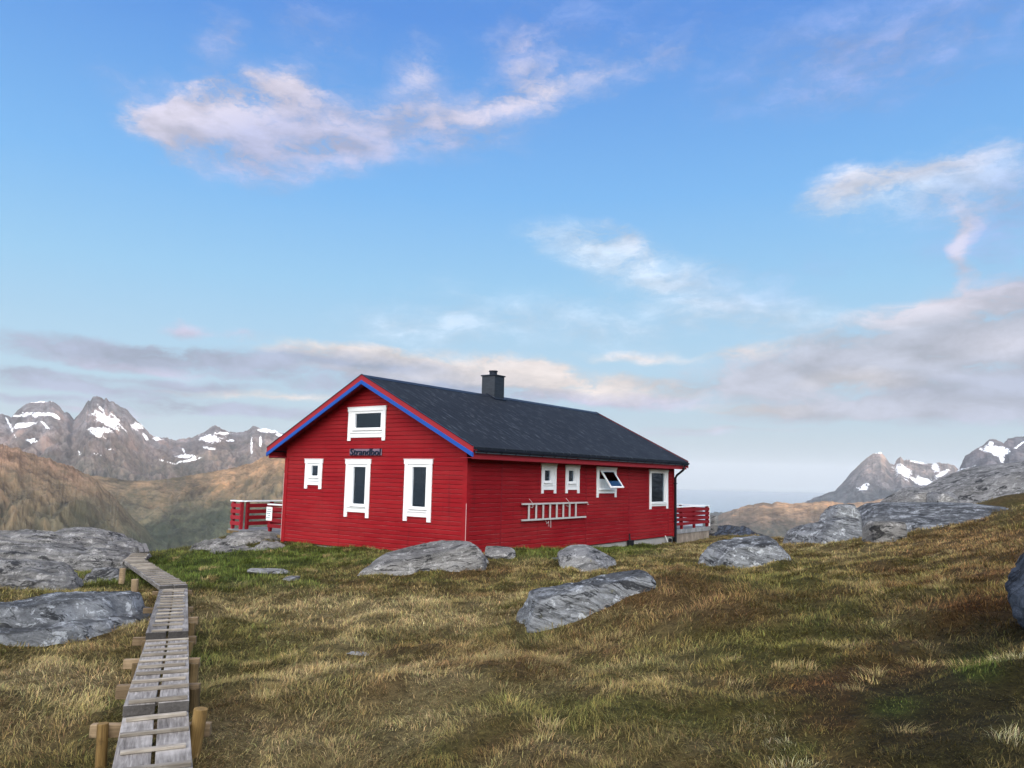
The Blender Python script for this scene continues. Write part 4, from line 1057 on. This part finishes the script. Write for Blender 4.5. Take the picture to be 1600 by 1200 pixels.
# ------------------------------------------------------------------ sky and sun
SUN_AZ, SUN_EL = 116.0, 5.5
w = bpy.data.worlds.new('World'); sc.world = w; w.use_nodes = True
n = NT(w.node_tree); w.node_tree.nodes.clear()
STR = .15
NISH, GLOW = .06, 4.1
sky = n.node('ShaderNodeTexSky', sky_type='NISHITA', sun_disc=False)
sky.sun_elevation = R(SUN_EL); sky.sun_rotation = R(SUN_AZ); sky.altitude = 400; sky.air_density = 1.0; sky.dust_density = .6; sky.ozone_density = 1.0
dirv = n.coord('Generated')
sx = n.node('ShaderNodeSeparateXYZ'); n.put(sx.inputs[0], dirv)
az = n.math('MULTIPLY', n.math('ARCTAN2', sx.outputs[0], sx.outputs[1]), 57.29578)
el = n.math('MULTIPLY', n.math('ARCSINE', sx.outputs[2]), 57.29578)
cx = n.node('ShaderNodeCombineXYZ'); n.put(cx.inputs[0], az); n.put(cx.inputs[1], el)
P0 = cx.outputs[0]
nz1 = n.noise(n.scale(P0, (.055, .11, 1)), 1.0, 6, .58, out=1)
nz2 = n.noise(n.scale(P0, (.22, .42, 1)), 1.0, 6, .62, out=1)
hgt_ = n.maprange(el, 2.0, 22.0, .3, 1.0, False)
P1 = n.vmath('ADD', P0, n.vmath('SCALE', n.vmath('MULTIPLY', n.vmath('SUBTRACT', nz1, (.5, .5, .5)), (1.3, 1, 1)), scale=n.math('MULTIPLY', hgt_, 4.2)))
P1 = n.vmath('ADD', P1, n.vmath('SCALE', n.vmath('MULTIPLY', n.vmath('SUBTRACT', nz2, (.5, .5, .5)), (1.6, 1, 1)), scale=n.math('MULTIPLY', hgt_, 3.4)))
PINK, GREY, WHITE, CREAM, VEIL = (.58, .56, .72), (.48, .49, .58), (.63, .75, .90), (.84, .73, .68), (.34, .43, .74)
PALE, LILAC, SLATE = (.80, .72, .78), (.42, .47, .72), (.37, .41, .55)
CL = [  # px, py, rx, ry, rot, strength, colour
 (400, 195, 215, 66, 0, 1.1, PINK), (330, 170, 110, 36, -20, 1.1, PALE), (445, 130, 60, 38, 0, 1.1, PALE), (270, 205, 60, 40, 0, .7, PALE), (400, 255, 200, 50, 0, .62, LILAC), (640, 180, 260, 70, -4, .95, PINK), (620, 240, 260, 50, 0, .5, LILAC), (850, 135, 240, 34, -8, .75, PALE), (650, 85, 60, 35, 0, .6, PALE),
 (350, 68, 55, 40, 0, .65, PINK), (490, 40, 120, 55, 0, .5, PINK), (900, 30, 260, 70, 0, .5, VEIL), (1430, 40, 460, 100, 0, .75, VEIL), (1250, 130, 320, 70, 0, .3, VEIL), (820, 75, 80, 36, 0, .6, PINK), (170, 110, 120, 40, 0, .22, PINK),
 (1430, 285, 210, 56, -6, 1.0, WHITE), (1330, 285, 90, 30, -12, .7, PALE), (1450, 255, 110, 20, -8, .7, PALE), (1570, 330, 180, 110, 0, .8, VEIL), (1510, 350, 34, 40, 0, .7, PALE), (1505, 400, 20, 60, 0, .7, PALE),
 (950, 390, 150, 44, 14, 1.05, WHITE), (965, 370, 60, 22, 25, .5, PALE), (1080, 455, 270, 50, 18, .8, WHITE), (800, 470, 300, 50, 5, .45, WHITE), (900, 520, 460, 50, 0, .6, WHITE), (640, 515, 130, 40, 0, .5, WHITE), (1250, 430, 200, 50, 0, .35, VEIL),
 (1450, 560, 400, 70, -9, 1.35, GREY), (1580, 510, 220, 56, -8, 1.3, GREY), (1230, 585, 250, 40, -5, 1.2, GREY), (1600, 610, 260, 46, -4, 1.4, SLATE), (1330, 640, 210, 15, -2, 1.3, GREY), (1530, 635, 200, 26, 0, 1.3, GREY),
 (1500, 470, 190, 24, -9, 1.2, PALE), (1560, 535, 110, 22, -8, .8, PALE), (1340, 596, 80, 16, 0, 1.1, CREAM), (1170, 552, 70, 14, -6, .8, CREAM), (1180, 638, 90, 9, 0, .9, CREAM),
 (120, 547, 170, 22.950000000000003, 2, 2.0, SLATE), (330, 566, 130, 18.900000000000002, 3, 1.8, SLATE), (530, 550, 130, 15, 3, 1.5, CREAM), (560, 574, 250, 18.900000000000002, 3, 2.0, SLATE), (640, 607, 260, 17.55, 1, 1.9, SLATE), (680, 590, 180, 9, 1, 1.0, CREAM), (760, 575, 150, 20, 4, 1.4, CREAM), (130, 606, 200, 9.450000000000001, 0, 1.9, SLATE), (50, 584, 130, 9.450000000000001, 0, 1.9, SLATE), (300, 600, 130, 9.450000000000001, 0, 1.8, SLATE), (330, 636, 210, 12.15, 0, 2.0, SLATE), (430, 617, 150, 7, 0, 1.1, CREAM), (140, 643, 140, 8, 0, 1.2, PINK), (40, 624, 90, 8.100000000000001, 0, 1.6, SLATE), (220, 575, 160, 8, 2, 1.0, PINK),
 (290, 516, 42, 12, 0, 1.3, PINK), (380, 522, 50, 8, 0, .8, PINK), (890, 596, 180, 22, 5, 1.7, CREAM), (940, 624, 160, 12, 3, 1.4, PINK), (1050, 676, 110, 8, 0, 1.0, PINK), (1130, 668, 140, 5, 0, .8, GREY), (1000, 560, 120, 10, 0, .7, CREAM)]
def field(P):
    D = None; Cs = None
    for (px, py, rx, ry, rot, st, c) in CL:
        a, t = azel(px, py); e = math.degrees(math.atan(t)); a = math.degrees(a)
        k = 57.3/F; fx = math.cos(R(a))**1.6
        mp = n.node('ShaderNodeMapping', vector_type='TEXTURE')
        mp.inputs['Location'].default_value = (a, e, 0); mp.inputs['Rotation'].default_value = (0, 0, R(-rot)); mp.inputs['Scale'].default_value = (rx*k*fx*1.25, ry*k*1.25, 1e6)
        n.put(mp.inputs['Vector'], P)
        g = n.node('ShaderNodeTexGradient', gradient_type='SPHERICAL'); n.put(g.inputs[0], mp.outputs[0])
        q = n.math('MULTIPLY', g.outputs[1], st)
        D = q if D is None else n.math('ADD', D, q)
        v = n.vmath('SCALE', c, scale=q); Cs = v if Cs is None else n.vmath('ADD', Cs, v)
    return D, Cs
D, Cs = field(P1)
ccol = n.vmath('DIVIDE', Cs, n.vmath('MAXIMUM', n.vmath('SCALE', (1, 1, 1), scale=D), (1e-4, 1e-4, 1e-4)))
wisp = n.noise(n.scale(n.vmath('ADD', P1, (0, 0, 0)), (.30, .85, 1)), 1.0, 9, .64, .6)
tex = n.noise(n.scale(P0, (.17, .36, 1)), 1.0, 9, .56, .35)
texu = n.noise(n.scale(n.vmath('ADD', P0, (-.5, 1.3, 0)), (.17, .36, 1)), 1.0, 5, .5, .35)
dens = n.math('MULTIPLY', D, n.math('ADD', n.math('MULTIPLY_ADD', tex, 2.3, -1.2), n.math('MULTIPLY', wisp, 2.3)))
dens = n.math('SUBTRACT', dens, .16)
alpha = n.maprange(dens, -.05, 1.5, 0, .88)
lit = n.math('MULTIPLY_ADD', n.math('SUBTRACT', tex, texu), 2.4, n.math('MULTIPLY_ADD', wisp, .9, .52))
lit = n.maprange(lit, .6, 1.4, .80, 1.20, False)
ccol = n.vmath('SCALE', ccol, scale=lit)
# clear sky: Nishita, graded by height above the horizon; added bright lobe behind the camera, off the sun, lights the foreground
GRAD = n.ramp(n.math('DIVIDE', el, 60.0, clamp=True), [(0, (.49, .61, .68)), (.045, (.51, .65, .74)), (.13, (.48, .73, .93)), (.23, (.35, .68, 1.0)), (.34, (.22, .55, 1.02)), (.53, (.105, .33, .88)), (.9, (.07, .22, .68))])
nsk = n.vmath('SCALE', sky.outputs[0], scale=STR*NISH)
skyc = n.vmath('ADD', n.vmath('SCALE', GRAD, scale=1-.15), nsk)
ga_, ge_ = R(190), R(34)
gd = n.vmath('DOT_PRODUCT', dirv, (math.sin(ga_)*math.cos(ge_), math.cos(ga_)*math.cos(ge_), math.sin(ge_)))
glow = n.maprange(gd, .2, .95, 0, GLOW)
lobe_tex = n.math('MULTIPLY_ADD', tex, 1.2, .4)
skyc = n.vmath('ADD', skyc, n.vmath('SCALE', (1.0, .95, .89), scale=n.math('MULTIPLY', glow, lobe_tex)))
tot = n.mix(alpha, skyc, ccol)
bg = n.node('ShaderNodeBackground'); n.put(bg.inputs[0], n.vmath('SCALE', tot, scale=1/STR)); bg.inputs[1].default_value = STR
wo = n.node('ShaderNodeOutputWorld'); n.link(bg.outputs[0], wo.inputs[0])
sl = bpy.data.lights.new('sun', 'SUN'); sl.energy = 5.0; sl.angle = R(.5); sl.color = (1, .78, .58)
so_ = bpy.data.objects.new('sun', sl); col.objects.link(so_)
sd = Vector((math.sin(R(SUN_AZ))*math.cos(R(SUN_EL)), math.cos(R(SUN_AZ))*math.cos(R(SUN_EL)), math.sin(R(SUN_EL))))
so_.rotation_euler = (-sd).to_track_quat('-Z', 'Y').to_euler(); so_.location = (0, 0, 60)

# ------------------------------------------------------------------ camera and render settings
cam = bpy.data.cameras.new('camera'); co = bpy.data.objects.new('camera', cam); col.objects.link(co); sc.camera = co
cam.sensor_fit = 'HORIZONTAL'; cam.sensor_width = 36; cam.lens = 36*F/1600; cam.clip_start = .05; cam.clip_end = 200000
mw = Matrix.Identity(4)
for i in range(3):
    mw[i][0] = CR[i]; mw[i][1] = CU[i]; mw[i][2] = -CF[i]; mw[i][3] = CAM[i]
co.matrix_world = mw
sc.view_settings.view_transform = 'Standard'; sc.view_settings.look = 'None'; sc.view_settings.gamma = 1; sc.view_settings.exposure = 0.0
sc.render.engine = 'CYCLES'
cy = sc.cycles
try:
    cy.use_denoising = True; cy.denoiser = 'OPENIMAGEDENOISE'
except Exception: pass
cy.max_bounces = 6; cy.diffuse_bounces = 3; cy.glossy_bounces = 3; cy.transparent_max_bounces = 12; cy.volume_bounces = 0
